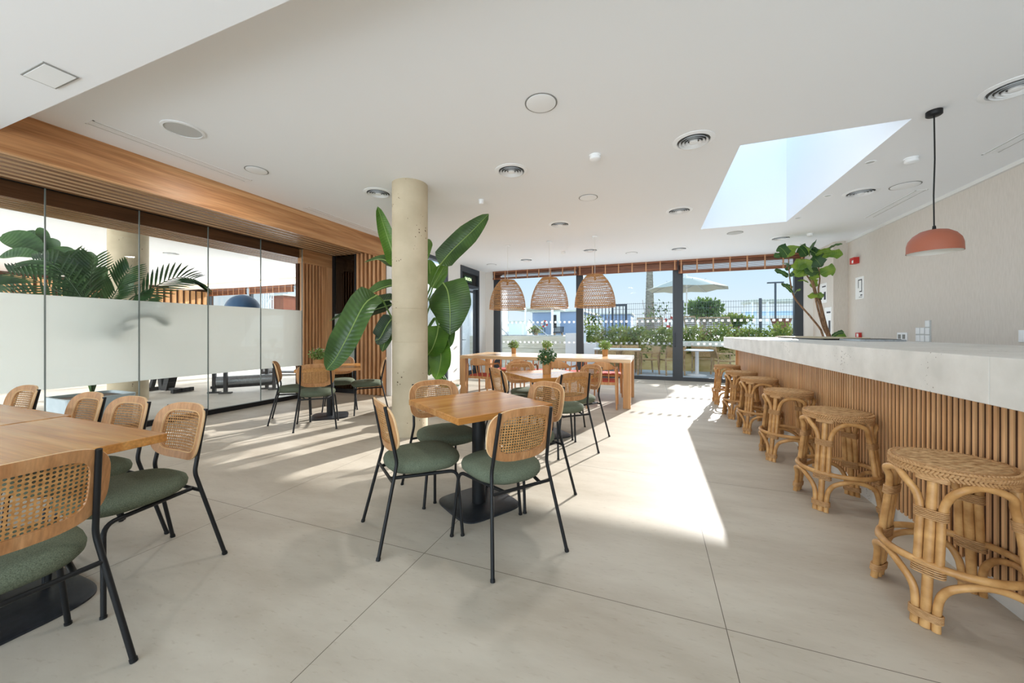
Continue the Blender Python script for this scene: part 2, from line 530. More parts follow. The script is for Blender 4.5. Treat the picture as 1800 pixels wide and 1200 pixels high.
def crom(pts, n):
    """Catmull-Rom samples through pts"""
    P = [Vector(p) for p in pts]
    P = [P[0] * 2 - P[1]] + P + [P[-1] * 2 - P[-2]]
    out = []
    segs = len(P) - 3
    for i in range(segs):
        a, b, c, d = P[i:i + 4]
        m_ = max(1, n // segs)
        for k in range(m_):
            t = k / m_
            out.append(0.5 * ((2 * b) + (c - a) * t + (2 * a - 5 * b + 4 * c - d) * t * t + (3 * b - a - 3 * c + d) * t ** 3))
    out.append(P[-2].copy())
    return out


def bend(pts, rad=0.03, n=5):
    """polyline with rounded corners"""
    P = [Vector(p) for p in pts]
    out = [P[0]]
    for i in range(1, len(P) - 1):
        a, b, c = P[i - 1], P[i], P[i + 1]
        r_ = min(rad, (a - b).length * 0.48, (c - b).length * 0.48)
        s, t_ = b + nrm(a - b) * r_, b + nrm(c - b) * r_
        for k in range(n + 1):
            t = k / n
            out.append((1 - t) ** 2 * s + 2 * t * (1 - t) * b + t * t * t_)
    out.append(P[-1])
    return out


class MB:
    def __init__(s):
        s.v, s.f = [], []
        s.vein = {}

    def add(s, vs, fs):
        o = len(s.v)
        s.v += [tuple(p) for p in vs]
        s.f += [[i + o for i in f] for f in fs]
        return s

    def box(s, x0, x1, y0, y1, z0, z1):
        v = [(x, y, z) for z in (z0, z1) for y in (y0, y1) for x in (x0, x1)]
        return s.add(v, [(0, 2, 3, 1), (4, 5, 7, 6), (0, 1, 5, 4), (2, 6, 7, 3), (0, 4, 6, 2), (1, 3, 7, 5)])

    def bar(s, a, b, w, t, up=(0, 0, 1)):
        """rectangular bar from a to b, w across, t along up"""
        a, b = Vector(a), Vector(b)
        d = nrm(b - a)
        sd = d.cross(Vector(up))
        if sd.length < 1e-4:
            sd = d.cross(Vector((1, 0, 0)))
        sd = nrm(sd)
        u = nrm(sd.cross(d))
        v = []
        for p in (a, b):
            for q in ((-1, -1), (1, -1), (1, 1), (-1, 1)):
                v.append(p + sd * (w / 2 * q[0]) + u * (t / 2 * q[1]))
        return s.add(v, [(0, 1, 2, 3)[::-1], (4, 5, 6, 7), (0, 1, 5, 4), (1, 2, 6, 5), (2, 3, 7, 6), (3, 0, 4, 7)])

    def tube(s, path, r, n=8, closed=False):
        P = [Vector(p) for p in path]
        m_ = len(P)
        rr = r if isinstance(r, (list, tuple)) else [r] * m_
        vs, fs = [], []
        T = []
        for i in range(m_):
            a = P[(i - 1) % m_] if (closed or i > 0) else P[0]
            b = P[(i + 1) % m_] if (closed or i < m_ - 1) else P[-1]
            T.append(nrm(b - a))
        N = T[0].cross(Vector((0.123, 0.31, 0.94)))
        if N.length < 1e-3:
            N = T[0].cross(Vector((1, 0, 0)))
        N = nrm(N)
        for i in range(m_):
            N = nrm(N - T[i] * N.dot(T[i]))
            B = T[i].cross(N)
            for k in range(n):
                a = 2 * math.pi * k / n
                vs.append(P[i] + (N * math.cos(a) + B * math.sin(a)) * rr[i])
        cnt = m_ if closed else m_ - 1
        for i in range(cnt):
            for k in range(n):
                j, i2 = (k + 1) % n, (i + 1) % m_
                fs.append((i * n + k, i * n + j, i2 * n + j, i2 * n + k))
        if not closed:
            fs.append(tuple(range(n))[::-1])
            fs.append(tuple((m_ - 1) * n + k for k in range(n)))
        return s.add(vs, fs)

    def lathe(s, prof, n=24, c=(0, 0, 0), caps=True):
        c = Vector(c)
        vs, fs = [], []
        for (r_, z) in prof:
            for k in range(n):
                a = 2 * math.pi * k / n
                vs.append(c + Vector((r_ * math.cos(a), r_ * math.sin(a), z)))
        for i in range(len(prof) - 1):
            for k in range(n):
                j = (k + 1) % n
                fs.append((i * n + k, i * n + j, (i + 1) * n + j, (i + 1) * n + k))
        if caps:
            fs.append(tuple(range(n))[::-1])
            fs.append(tuple((len(prof) - 1) * n + k for k in range(n)))
        return s.add(vs, fs)

    def rings(s, loops, caps=True, closed=True):
        """loft a list of equal-length point loops"""
        n = len(loops[0])
        vs = [p for L in loops for p in L]
        fs = []
        for i in range(len(loops) - 1):
            for k in range(n if closed else n - 1):
                j = (k + 1) % n
                fs.append((i * n + k, i * n + j, (i + 1) * n + j, (i + 1) * n + k))
        if caps:
            fs.append(tuple(range(n))[::-1])
            fs.append(tuple((len(loops) - 1) * n + k for k in range(n)))
        return s.add(vs, fs)

    def leaf(s, path, width, normal, fold=0.15, n=10, prof=None, droop=0.0):
        """blade along a midrib; width = full width at the widest"""
        P = crom(path, n)
        m_ = len(P)
        nv = Vector(normal)
        vs, fs = [], []
        for i, p in enumerate(P):
            t = i / (m_ - 1)
            T = nrm(P[min(i + 1, m_ - 1)] - P[max(i - 1, 0)])
            sd = nrm(T.cross(nv))
            up = nrm(sd.cross(T))
            w = (prof(t) if prof else math.sin(math.pi * min(1, t * 0.93 + 0.05)) ** 0.6) * width / 2
            for q in (-1, -0.55, 0, 0.55, 1):
                s.vein[len(s.v) + len(vs)] = t + 0.05 * abs(q)
                vs.append(p + sd * (w * q) + up * (fold * w * abs(q) - droop * w * q * q))
        for i in range(m_ - 1):
            for k in range(4):
                fs.append((i * 5 + k, i * 5 + k + 1, (i + 1) * 5 + k + 1, (i + 1) * 5 + k))
        return s.add(vs, fs)

    def cloud(s, c, rad, count, size, rnd, flat=0.0, shell=0.5):
        """count small leaves through an ellipsoid"""
        c = Vector(c)
        for _ in range(count):
            d = Vector((rnd.gauss(0, 1), rnd.gauss(0, 1), rnd.gauss(0, 1)))
            d = nrm(d)
            k = shell + (1 - shell) * rnd.random()
            p = c + Vector((d.x * rad[0], d.y * rad[1], d.z * rad[2])) * k
            a = nrm(Vector((rnd.gauss(0, 1), rnd.gauss(0, 1), rnd.gauss(0, 1))) + d * 1.2)
            b = nrm(a.cross(Vector((rnd.gauss(0, 1), rnd.gauss(0, 1), rnd.gauss(0, 1)))))
            L = size * (0.7 + 0.6 * rnd.random())
            e1, e2 = a * L, b * (L * 0.32)
            s.add([p, p + e1 * 0.5 + e2, p + e1, p + e1 * 0.5 - e2], [(0, 1, 2, 3)])
        return s

    def build(s, name, mat, parent=None, smooth=True, bevel=0.0, loc=None, ang=0.95, recalc=False):
        me = bpy.data.meshes.new(name)
        me.from_pydata(s.v, [], s.f)
        if recalc:
            b_ = bmesh.new(); b_.from_mesh(me)
            bmesh.ops.recalc_face_normals(b_, faces=b_.faces[:])
            b_.to_mesh(me); b_.free()
        if s.vein:
            at_ = me.attributes.new('vein', 'FLOAT', 'POINT')
            for i_, val in s.vein.items():
                at_.data[i_].value = val
        me.update()
        if mat is not None:
            me.materials.append(MT[mat] if isinstance(mat, str) else mat)
        o = bpy.data.objects.new(name, me)
        C.objects.link(o)
        if smooth:
            me.polygons.foreach_set('use_smooth', [True] * len(me.polygons))
            me.set_sharp_from_angle(angle=ang)
        if bevel:
            bv = o.modifiers.new('bevel', 'BEVEL')
            bv.width = bevel
            bv.segments = 2
            bv.limit_method = 'ANGLE'
            bv.angle_limit = R(40)
        if parent is not None:
            o.parent = parent
        if loc is not None:
            o.location = loc
        return o


def tag(o, label=None, cat=None, group=None, kind=None):
    if label: o['label'] = label
    if cat: o['category'] = cat
    if group: o['group'] = group
    if kind: o['kind'] = kind
    return o


def thing(name, label, cat, loc=(0, 0, 0), rz=0.0, group=None):
    o = bpy.data.objects.new(name, None)
    o.empty_display_size = 0.1
    C.objects.link(o)
    o.location = loc
    o.rotation_euler = (0, 0, rz)
    return tag(o, label, cat, group)


def struct(name, label, cat, mb, mat, **kw):
    o = mb.build(name, mat, **kw)
    return tag(o, label, cat, None, 'structure')


def kids(o):
    return [c for c in o.children]


def dup(o, parent=None):
    c = o.copy()
    C.objects.link(c)
    c.parent = parent
    for ch in list(o.children):
        dup(ch, c)
    return c


def place(root, used, loc, rz, label, group):
    """first use moves the model itself, later uses copy it with its parts"""
    o = root if not used[0] else dup(root)
    used[0] = True
    o.location = loc
    o.rotation_euler = (0, 0, rz)
    tag(o, label, None, group)
    return o


def sup(a, b, p, n, ph=0.0):
    """superellipse outline points"""
    out = []
    for k in range(n):
        t = 2 * math.pi * k / n + ph
        c_, s_ = math.cos(t), math.sin(t)
        out.append((a * math.copysign(abs(c_) ** (2 / p), c_), b * math.copysign(abs(s_) ** (2 / p), s_)))
    return out


def text_mesh(txt, size, name, mat, parent, loc, rot, depth=0.002):
    cu = bpy.data.curves.new('lettering', 'FONT')
    cu.body = txt
    cu.size = size
    cu.extrude = depth
    cu.align_x = 'CENTER'
    cu.align_y = 'CENTER'
    tmp = bpy.data.objects.new('lettering', cu)
    C.objects.link(tmp)
    dg = bpy.context.evaluated_depsgraph_get()
    dg.update()
    me = bpy.data.meshes.new_from_object(tmp.evaluated_get(dg))
    bpy.data.objects.remove(tmp)
    bpy.data.curves.remove(cu)
    me.materials.clear()
    me.materials.append(MT[mat])
    o = bpy.data.objects.new(name, me)
    C.objects.link(o)
    o.parent = parent
    o.location = loc
    o.rotation_euler = rot
    return o

# ================================================================== SETTING
CZ = 3.1
XG, XW, YF, YD = -6.32, 3.69, 10.42, 5.90      # glass partition, right wall, glazed front, inner door plane

struct('floor', 'beige large-format stone tile floor of the cafe room', 'floor',
       MB().box(XG, 3.9, -3, YF + 0.02, -0.2, 0), 'floor', smooth=False)
struct('floor_gym', 'pale tile floor of the gym behind the glass partition', 'floor',
       MB().box(-18.6, XG, -3, YF + 0.02, -0.2, 0), 'gym_floor', smooth=False)

# main ceiling around the skylight opening, thick enough to be a roof
SX0, SX1, SY0, SY1 = 0.81, 2.09, 4.19, 7.36
m = MB()
m.box(-6.45, SX0, -3, 6.0, CZ, CZ + 0.35)
m.box(-5.02, SX0, 6.0, YF + 0.25, CZ, CZ + 0.35)
m.box(SX0, SX1, -3, SY0, CZ, CZ + 0.35)
m.box(SX0, SX1, SY1, YF + 0.25, CZ, CZ + 0.35)
m.box(SX1, 3.95, -3, YF + 0.25, CZ, CZ + 0.35)
struct('ceiling', 'smooth white painted ceiling of the cafe room', 'ceiling', m, 'ceiling', smooth=False)
struct('ceiling_gym', 'white ceiling of the gym behind the glass', 'ceiling',
       MB().box(-18.6, -6.45, -3, YF + 0.25, CZ, CZ + 0.35), 'ceiling', smooth=False)
struct('ceiling_soffit', 'lowered white ceiling panel nearest the camera', 'ceiling',
       MB().box(-4.985, 3.69, -3, 1.30, 2.89, CZ), 'ceiling', smooth=False)
t = 0.12
m = MB()
zt = CZ + 1.5
m.box(SX0 - t, SX0, SY0 - t, SY1 + t, CZ + 0.35, zt)
m.box(SX1, SX1 + t, SY0 - t, SY1 + t, CZ + 0.35, zt)
m.box(SX0, SX1, SY0 - t, SY0, CZ + 0.35, zt)
m.box(SX0, SX1, SY1, SY1 + t, CZ + 0.35, zt)
sk = struct('skylight_shaft', 'white skylight shaft cut into the ceiling above the bar side', 'skylight', m, 'ceiling', smooth=False)
MB().box(SX0 - t, SX1 + t, SY0 - t, SY1 + t, zt, zt + 0.02).build('skylight_pane', 'glass', sk, smooth=False)

# right wall, corner pier, white posts beside the window
struct('wall_right', 'long right wall covered in beige linen-textured wallpaper', 'wall',
       MB().box(XW, 3.95, -3, YF + 0.1, 0, CZ), 'linen', smooth=False)
struct('wall_corner_pier', 'square pier boxing out the far right corner beside the glazing', 'wall',
       MB().box(3.456, XW, 9.36, YF + 0.1, 0, CZ), 'linen', smooth=False)
struct('wall_front_return', 'narrow white wall strip between the last window post and the pier', 'wall',
       MB().box(3.285, 3.456, YF - 0.06, YF + 0.2, 0, CZ), 'white', smooth=False)
struct('trim_1', 'slim white shadow-gap strip along the top of the right wall', 'trim',
       MB().box(XW - 0.035, XW, -3, 9.36, CZ - 0.045, CZ), 'white', smooth=False)

# left exterior wall with frosted window and exit door
XL = -4.82
m = MB()
m.box(-4.945, XL, YD + 0.06, 6.74, 0, CZ)
m.box(XL - 0.2, XL, 6.74, 8.11, 3.06, CZ)
m.box(XL - 0.2, XL, 8.11, 8.76, 0, CZ)
m.box(XL - 0.2, XL, 8.76, 9.90, 3.07, CZ)
m.box(XL - 0.2, XL, 9.90, YF + 0.2, 0, CZ)
m.box(XL, -4.57, YF - 0.05, YF + 0.2, 0, CZ)
struct('wall_left', 'white painted outer wall behind the concrete column', 'wall', m, 'white', smooth=False)
w = struct('window_1', 'tall window with dark frame in the white wall behind the column', 'window',
           MB().box(XL - 0.12, XL + 0.01, 6.74, 6.80, 0, 3.06).box(XL - 0.12, XL + 0.01, 8.05, 8.11, 0, 3.06)
           .box(XL - 0.12, XL + 0.01, 6.80, 8.05, 2.98, 3.06).box(XL - 0.12, XL + 0.01, 6.80, 8.05, 0, 0.08), 'alu', smooth=False)
MB().box(XL - 0.07, XL - 0.06, 6.80, 8.05, 0.08, 2.98).build('window_pane', 'glass', w, smooth=False)
d = struct('door_1', 'dark framed glazed exit door with transom and green exit sign', 'door',
           MB().box(XL - 0.13, XL + 0.015, 8.760, 8.834, 0, 3.07).box(XL - 0.13, XL + 0.015, 9.826, 9.900, 0, 3.07)
           .box(XL - 0.13, XL + 0.015, 8.834, 9.826, 2.91, 3.07).box(XL - 0.13, XL + 0.015, 8.834, 9.826, 2.51, 2.59), 'alu', smooth=False)
MB().box(XL - 0.09, XL - 0.06, 8.834, 9.826, 2.59, 3.00).build('transom_panel', 'dark_gap', d, smooth=False)
lf = MB().box(XL - 0.11, XL - 0.05, 8.855, 8.950, 0.02, 2.49).box(XL - 0.11, XL - 0.05, 9.710, 9.805, 0.02, 2.49)\
    .box(XL - 0.11, XL - 0.05, 8.950, 9.710, 2.40, 2.49).box(XL - 0.11, XL - 0.05, 8.950, 9.710, 0.02, 0.16)\
    .build('door_leaf', 'alu', d, smooth=False)
MB().box(XL - 0.085, XL - 0.075, 8.950, 9.710, 0.16, 2.40).build('door_pane', 'glass', lf, smooth=False)
MB().tube(bend([(XL - 0.05, 8.902, 1.05), (XL + 0.01, 8.902, 1.05), (XL + 0.01, 9.034, 1.05)], 0.02), 0.011).build('door_handle', 'steel', lf)
MB().box(XL - 0.05, XL + 0.0, 9.235, 9.509, 2.43, 2.49).bar((XL - 0.02, 9.383, 2.47), (XL + 0.03, 9.763, 2.52), 0.02, 0.02)\
    .build('door_closer', 'steel', lf, smooth=False)
sg = MB().box(XL - 0.06, XL - 0.04, 9.056, 9.520, 2.66, 2.84).build('exit_sign', 'exit_green', d, smooth=False)
text_mesh('SALIDA', 0.12, 'sign_lettering', 'exit_text', sg, (XL - 0.036, 9.288, 2.75), (R(90), 0, R(90)))

# patio wall seen through the left openings
struct('wall_patio', 'sunlit white wall of the side patio outside the exit door', 'wall',
       MB().box(-6.75, -6.5, 6.0, YF + 6, 0, 3.3), 'white_out', smooth=False)

# glazed front: posts, sills and panes (four bays)
def front_bay(name, x0, x1, label, pw0, pw1, door=False):
    m = MB()
    m.box(x0, x0 + pw0, YF, YF + 0.12, 0, CZ).box(x1 - pw1, x1, YF, YF + 0.12, 0, CZ)
    m.box(x0 + pw0, x1 - pw1, YF, YF + 0.12, 0, 0.09).box(x0 + pw0, x1 - pw1, YF, YF + 0.12, 3.0, CZ)
    o = struct(name, label, 'window', m, 'alu', smooth=False)
    MB().box(x0 + pw0, x1 - pw1, YF + 0.05, YF + 0.06, 0.09, 3.0).build('window_pane', 'glass', o, smooth=False)
    dm = MB()
    for z in (0.93, 1.52):
        x = x0 + pw0 + 0.06
        while x < x1 - pw1 - 0.06:
            dm.box(x, x + 0.055, YF + 0.044, YF + 0.049, z, z + 0.055)
            x += 0.135
    dm.build('marking_dots', 'dots', o, smooth=False)
    return o


front_bay('window_2', -4.57, -1.92, 'leftmost glazed front bay with white marking dots', 0.23, 0.10)
b2 = front_bay('window_3', -1.92, 0.62, 'middle glazed front sliding door bay facing the hedge', 0.10, 0.12)
b3 = front_bay('window_4', 0.62, 3.285, 'right-hand glazed front bay behind the bar end', 0.12, 0.165)
for o_, x in ((b2, 0.55),):
    MB().tube(bend([(x, YF, 0.88), (x, YF - 0.05, 0.9), (x, YF - 0.05, 1.22), (x, YF, 1.24)], 0.02), 0.012).build('pull_handle', 'alu', o_)

# glass partition to the gym
m = MB().box(XG - 0.03, XG + 0.03, -3, 5.21, 0, 0.075).box(XG - 0.03, XG + 0.03, -3, 5.21, 2.86, 2.91)
gp = struct('glass_partition', 'frameless glass partition with frosted band in front of the gym', 'glass wall', m, 'black', smooth=False)
JY = [5.206 - 0.806 * k for k in range(0, 11)]
for a, b in zip(JY[1:], JY[:-1]):
    pn = MB().box(XG - 0.006, XG + 0.006, a + 0.002, b - 0.002, 0.075, 2.86).build('glass_panel', 'partition_glass', gp, smooth=False)
    MB().box(XG - 0.012, XG - 0.008, a + 0.004, b - 0.004, 0.62, 1.676).build('frosted_film', 'frost', pn, smooth=False)
    MB().box(XG - 0.008, XG + 0.008, b - 0.005, b + 0.005, 0.075, 2.86).build('joint_seal', 'glass_edge', pn, smooth=False)

# wooden bulkhead above it: fascia, slatted underside
bk = struct('trim_2', 'oak boarded bulkhead running along the left side above the glass partition', 'bulkhead',
            MB().box(-5.02, -4.97, -3, 6.0, 2.738, CZ), 'oak_y', smooth=False)
MB().box(-6.35, -5.02, -3, 6.0, 2.955, CZ).build('dark_backing', 'slat_back', bk, smooth=False)
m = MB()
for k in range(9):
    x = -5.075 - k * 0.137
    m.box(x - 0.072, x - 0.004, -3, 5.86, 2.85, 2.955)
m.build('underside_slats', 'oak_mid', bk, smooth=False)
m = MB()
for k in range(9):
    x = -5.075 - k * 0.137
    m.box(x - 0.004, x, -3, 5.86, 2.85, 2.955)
m.build('slat_edging', 'oak_edge', bk, smooth=False)  # thin strips whose pale colour stands for light on the slat fronts
MB().box(-6.35, -5.02, 5.93, 5.98, 2.86, CZ).build('end_board', 'oak_x', bk, smooth=False)
# inner header on the gym side
ih = struct('trim_3', 'dark oak header with slatted underside on the gym side of the glass', 'bulkhead',
            MB().box(-6.44, -6.40, -3, 5.21, 2.70, CZ), 'oak_dark', smooth=False)
MB().box(-7.1, -6.44, -3, 5.9, 2.80, CZ).build('dark_backing', 'slat_back', ih, smooth=False)
m = MB()
for k in range(6):
    x = -6.47 - k * 0.108
    m.box(x - 0.055, x - 0.004, -3, 5.9, 2.70, 2.80)
m.build('underside_slats', 'oak_mid', ih, smooth=False)
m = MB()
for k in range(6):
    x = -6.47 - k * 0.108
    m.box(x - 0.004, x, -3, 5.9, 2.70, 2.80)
m.build('slat_edging', 'oak_edge', ih, smooth=False)  # same painted light on the gym side slat fronts
# slatted portal at the end of the glass
pt = struct('trim_4', 'oak portal post with upright slats at the far end of the glass partition', 'portal',
            MB().box(XG - 0.12, XG + 0.02, 5.21, 5.93, 2.60, 2.955), 'oak_y', smooth=False)
MB().box(XG - 0.12, XG + 0.02, 5.66, 5.93, 0, 2.60).build('post', 'oak_z', pt, smooth=False)
MB().box(XG - 0.18, XG - 0.12, 5.21, 5.66, 0, 2.60).build('dark_backing', 'slat_back', pt, smooth=False)
m = MB()
for k in range(6):
    y = 5.23 + k * 0.074
    m.box(XG - 0.09, XG + 0.0, y, y + 0.032, 0, 2.60)
m.build('upright_slats', 'oak_z', pt, smooth=False)
# dark glass door in the return, frosted below
dr = struct('door_2', 'dark tinted glass door with frosted lower half beside the slatted wall', 'door',
            MB().box(-6.30, -6.24, YD, YD + 0.06, 0, 2.86).box(-5.70, -5.66, YD, YD + 0.06, 0, 2.86)
            .box(-6.24, -5.70, YD, YD + 0.06, 0, 0.08), 'black', smooth=False)
MB().box(-6.24, -5.70, YD + 0.02, YD + 0.03, 0.08, 2.86).build('door_pane', 'dark_glass', dr, smooth=False)
MB().box(-6.24, -5.70, YD + 0.012, YD + 0.018, 0.5, 1.64).build('frosted_film', 'frost_grey', dr, smooth=False)
MB().box(-6.24, -5.70, YD + 0.10, YD + 0.15, 0, 2.95).build('backing_board', 'oak_mid', dr, smooth=False)
ps = struct('wall_slatted', 'slatted oak wall panel with half-round upright slats left of the column', 'wall',
            MB().box(-5.66, -4.948, YD + 0.06, YD + 0.12, 0, 2.955), 'slat_back', smooth=False)
m = MB()
for k in range(7):
    x = -5.60 + k * 0.104
    m.box(x - 0.027, x + 0.027, YD - 0.03, YD + 0.06, 0, 2.86)
m.build('upright_slats', 'oak_z', ps, smooth=False, bevel=0.015)
struct('wall_gym_side', 'wood lined wall behind the tinted door', 'wall',
       MB().box(-6.5, -4.93, 6.9, 7.0, 0, CZ), 'linen', smooth=False)

# round concrete column
CX, CY = -2.83, 3.85
m = MB()
prof = [(0.216, 0.0)]
for z in (1.14, 1.545):
    prof += [(0.216, z - 0.004), (0.213, z), (0.216, z + 0.004)]
prof += [(0.216, CZ)]
m.lathe(prof, 64, (CX, CY, 0), caps=False)
struct('column', 'round raw concrete column in the middle of the room', 'column', m, 'concrete', ang=0.2)
struct('column_gym', 'round concrete column inside the gym behind the glass', 'column',
       MB().lathe([(0.27, 0), (0.27, CZ)], 48, (-9.0, 3.82, 0), caps=False), 'concrete')

# gym shell
m = MB().box(-18.6, -18.3, -3, YF + 0.2, 0, CZ)
gw = struct('wall_gym_left', 'far gym wall lined with upright oak slats', 'wall', m, 'slat_back', smooth=False)
m = MB()
for k in range(60):
    y = -2.8 + k * 0.22
    m.box(-18.3, -18.22, y, y + 0.13, 0, CZ - 0.1)
m.build('upright_slats', 'slat', gw, smooth=False)
m = MB()
for x in (-18.3, -15.6, -12.9, -10.2, -7.5):
    m.box(x - 0.06, x + 0.06, YF, YF + 0.1, 0, CZ)
m.box(-18.3, -6.7, YF, YF + 0.1, 0, 0.09)
gf = struct('window_5', 'glazed front of the gym seen through the partition', 'window', m, 'alu', smooth=False)
MB().box(-18.3, -6.7, YF + 0.05, YF + 0.06, 0.09, CZ).build('window_pane', 'glass', gf, smooth=False)
struct('wall_gym_right', 'short wall closing the gym beside the patio', 'wall',
       MB().box(-6.75, -6.45, 6.0, YF + 0.1, 0, CZ), 'white', smooth=False)
ls = struct('trim_5', 'lowered gym ceiling edge with a warm light strip', 'trim',
            MB().box(-18.3, -6.8, 9.0, 9.5, 3.0, CZ), 'white', smooth=False)
MB().box(-18.2, -6.9, 8.985, 9.0, 3.02, 3.05).build('light_strip', 'led', ls, smooth=False)

# ================================================================== CEILING FIXTURES
def ceil_disc(x, y, r, label, mat='fixture', group=None, z=CZ):
    t_ = thing('ceiling_disc', label, 'ceiling fixture', (x, y, z), 0, group)
    MB().lathe([(r, -0.001), (r + 0.004, -0.004), (r + 0.012, -0.004), (r + 0.012, -0.001)], 40, caps=False).build('rim', 'line_gap', t_)
    MB().lathe([(r, 0.0), (r, -0.007), (r - 0.008, -0.009)], 40).build('cover', mat, t_)


ceil_disc(-0.834, 2.844, 0.118, 'round flush ceiling cover nearest the camera in the middle of the ceiling')
ceil_disc(-4.198, 2.876, 0.105, 'round flush ceiling cover near the oak bulkhead beyond the grey speaker')
ceil_disc(-0.817, 5.073, 0.115, 'round flush ceiling cover between the smoke detector and the rattan lamps')
ceil_disc(2.965, 6.073, 0.135, 'large round flush ceiling cover near the right wall')
ceil_disc(1.433, 7.847, 0.12, 'round grey ceiling cover just beyond the skylight', 'fixture_grey')
ceil_disc(-3.9, 7.1, 0.14, 'round grey ceiling cover near the exit door', 'fixture_grey')
ceil_disc(-4.1, 9.2, 0.12, 'small flush ceiling cover in the far left ceiling corner')
ceil_disc(-0.45, 9.0, 0.12, 'flush ceiling cover in front of the middle blind')
t_ = thing('ceiling_speaker', 'grey round ceiling speaker above the near tables', 'speaker', (-3.975, 2.06, CZ))
MB().lathe([(0.155, 0), (0.155, -0.008), (0.135, -0.012), (0.135, 0)], 48, caps=False).build('rim', 'fixture', t_)
MB().lathe([(0.137, 0), (0.137, -0.006)], 48).build('grille', 'fixture_grey', t_)


def diffuser(x, y, label, r=0.186):
    t_ = thing('air_diffuser', label, 'air vent', (x, y, CZ), 0)
    MB().lathe([(r, 0), (r, -0.004), (r * 0.8, -0.012), (r * 0.76, -0.004), (r * 0.76, 0)], 48, caps=False).build('flange', 'fixture', t_)
    MB().lathe([(r * 0.76, -0.0005), (r * 0.76, -0.0015)], 40).build('duct', 'duct_grey', t_)
    m_ = MB()
    for q in (0.70, 0.54, 0.38):
        m_.lathe([(r * q, -0.018), (r * (q - 0.10), -0.003), (r * (q - 0.115), -0.005), (r * (q - 0.02), -0.022)], 40, caps=False)
        m_.add([], [])
    m_.build('louvre_rings', 'fixture', t_)
    MB().lathe([(r * 0.2, -0.004), (r * 0.2, -0.02), (r * 0.1, -0.024)], 32).build('centre_cap', 'fixture', t_)


for x, y, lb in ((0.370, 3.923, 'round ringed air diffuser left of the skylight nearest the camera'),
                 (-1.499, 3.919, 'round ringed air diffuser right of the column top'),
                 (-3.383, 3.920, 'round ringed air diffuser left of the column top'),
                 (-1.474, 6.161, 'round ringed air diffuser above the rattan lamps'),
                 (0.382, 6.111, 'round ringed air diffuser at the left of the skylight far corner'),
                 (2.564, 6.163, 'round ringed air diffuser between the skylight and the right wall'),
                 (2.55, 3.927, 'large ringed air diffuser at the right edge of the ceiling'),
                 (-3.35, 6.1, 'round ringed air diffuser behind the upright banana leaf'),
                 (-3.0, 8.9, 'round ringed air diffuser in front of the left blind'),
                 (-1.3, 8.35, 'round ringed air diffuser above the rightmost rattan lamp'),
                 (0.55, 8.9, 'round ringed air diffuser in front of the middle door post'),
                 (2.35, 8.6, 'round ringed air diffuser beside the fig tree leaves')):
    diffuser(x, y, lb)
for x, y, lb in ((-9.0, 2.2, 'ringed air diffuser on the gym ceiling left of the gym column'),
                 (-10.5, 5.2, 'ringed air diffuser on the gym ceiling beyond the gym column')):
    diffuser(x, y, lb)


def detector(x, y, r, label, body=0.03):
    t_ = thing('smoke_detector', label, 'smoke detector', (x, y, CZ))
    MB().lathe([(r, 0), (r, -0.012)], 32).build('base', 'fixture', t_)
    MB().lathe([(r * 0.9, -0.012), (r * 0.92, -0.014 - body), (r * 0.55, -0.026 - body)], 32).build('sensor_head', 'fixture', t_)
    MB().lathe([(r * 0.72, -0.012), (r * 0.72, -0.02)], 24).build('slot', 'dark_gap', t_)


detector(-0.556, 3.888, 0.06, 'white domed smoke detector in the middle of the ceiling')
detector(-2.22, 4.631, 0.036, 'small white ceiling sensor to the right of the column', 0.035)
detector(2.56, 5.141, 0.06, 'white smoke detector between the terracotta lamp and the skylight')
detector(-1.9, 8.3, 0.05, 'small white detector over the middle rattan lamp')
detector(2.75, 8.4, 0.05, 'small white detector above the fig tree')
for x, y, lb in ((2.206, 5.104, 'nearest of the small spotlights right of the skylight'),
                 (2.213, 6.159, 'middle one of the small spotlights right of the skylight'),
                 (2.19, 7.187, 'farthest of the small spotlights right of the skylight')):
    t_ = thing('recessed_spotlight', lb, 'spotlight', (x, y, CZ))
    MB().lathe([(0.05, 0), (0.05, -0.006), (0.038, -0.006), (0.034, 0.0)], 28, caps=False).build('bezel', 'fixture', t_)
    MB().lathe([(0.036, -0.0005), (0.036, -0.002)], 24).build('lens', 'fixture_grey', t_)


def slot(x0, x1, y0, y1, label):
    t_ = thing('linear_vent', label, 'air vent', ((x0 + x1) / 2, (y0 + y1) / 2, CZ))
    a, b = (x1 - x0) / 2, (y1 - y0) / 2
    MB().box(-a, -a + 0.012, -b, b, -0.004, 0).box(a - 0.012, a, -b, b, -0.004, 0).box(-a, a, -b, -b + 0.012, -0.004, 0)\
        .box(-a, a, b - 0.012, b, -0.004, 0).build('frame', 'fixture', t_, smooth=False)
    MB().box(-a + 0.012, a - 0.012, -b + 0.012, b - 0.012, -0.0015, 0).build('slot_opening', 'line_gap', t_, smooth=False)
    m_ = MB()
    for q in (-0.45, 0, 0.45):
        m_.box(a * q - 0.013, a * q + 0.013, -b + 0.012, b - 0.012, -0.0035, -0.001)
    m_.build('blades', 'fixture', t_, smooth=False)


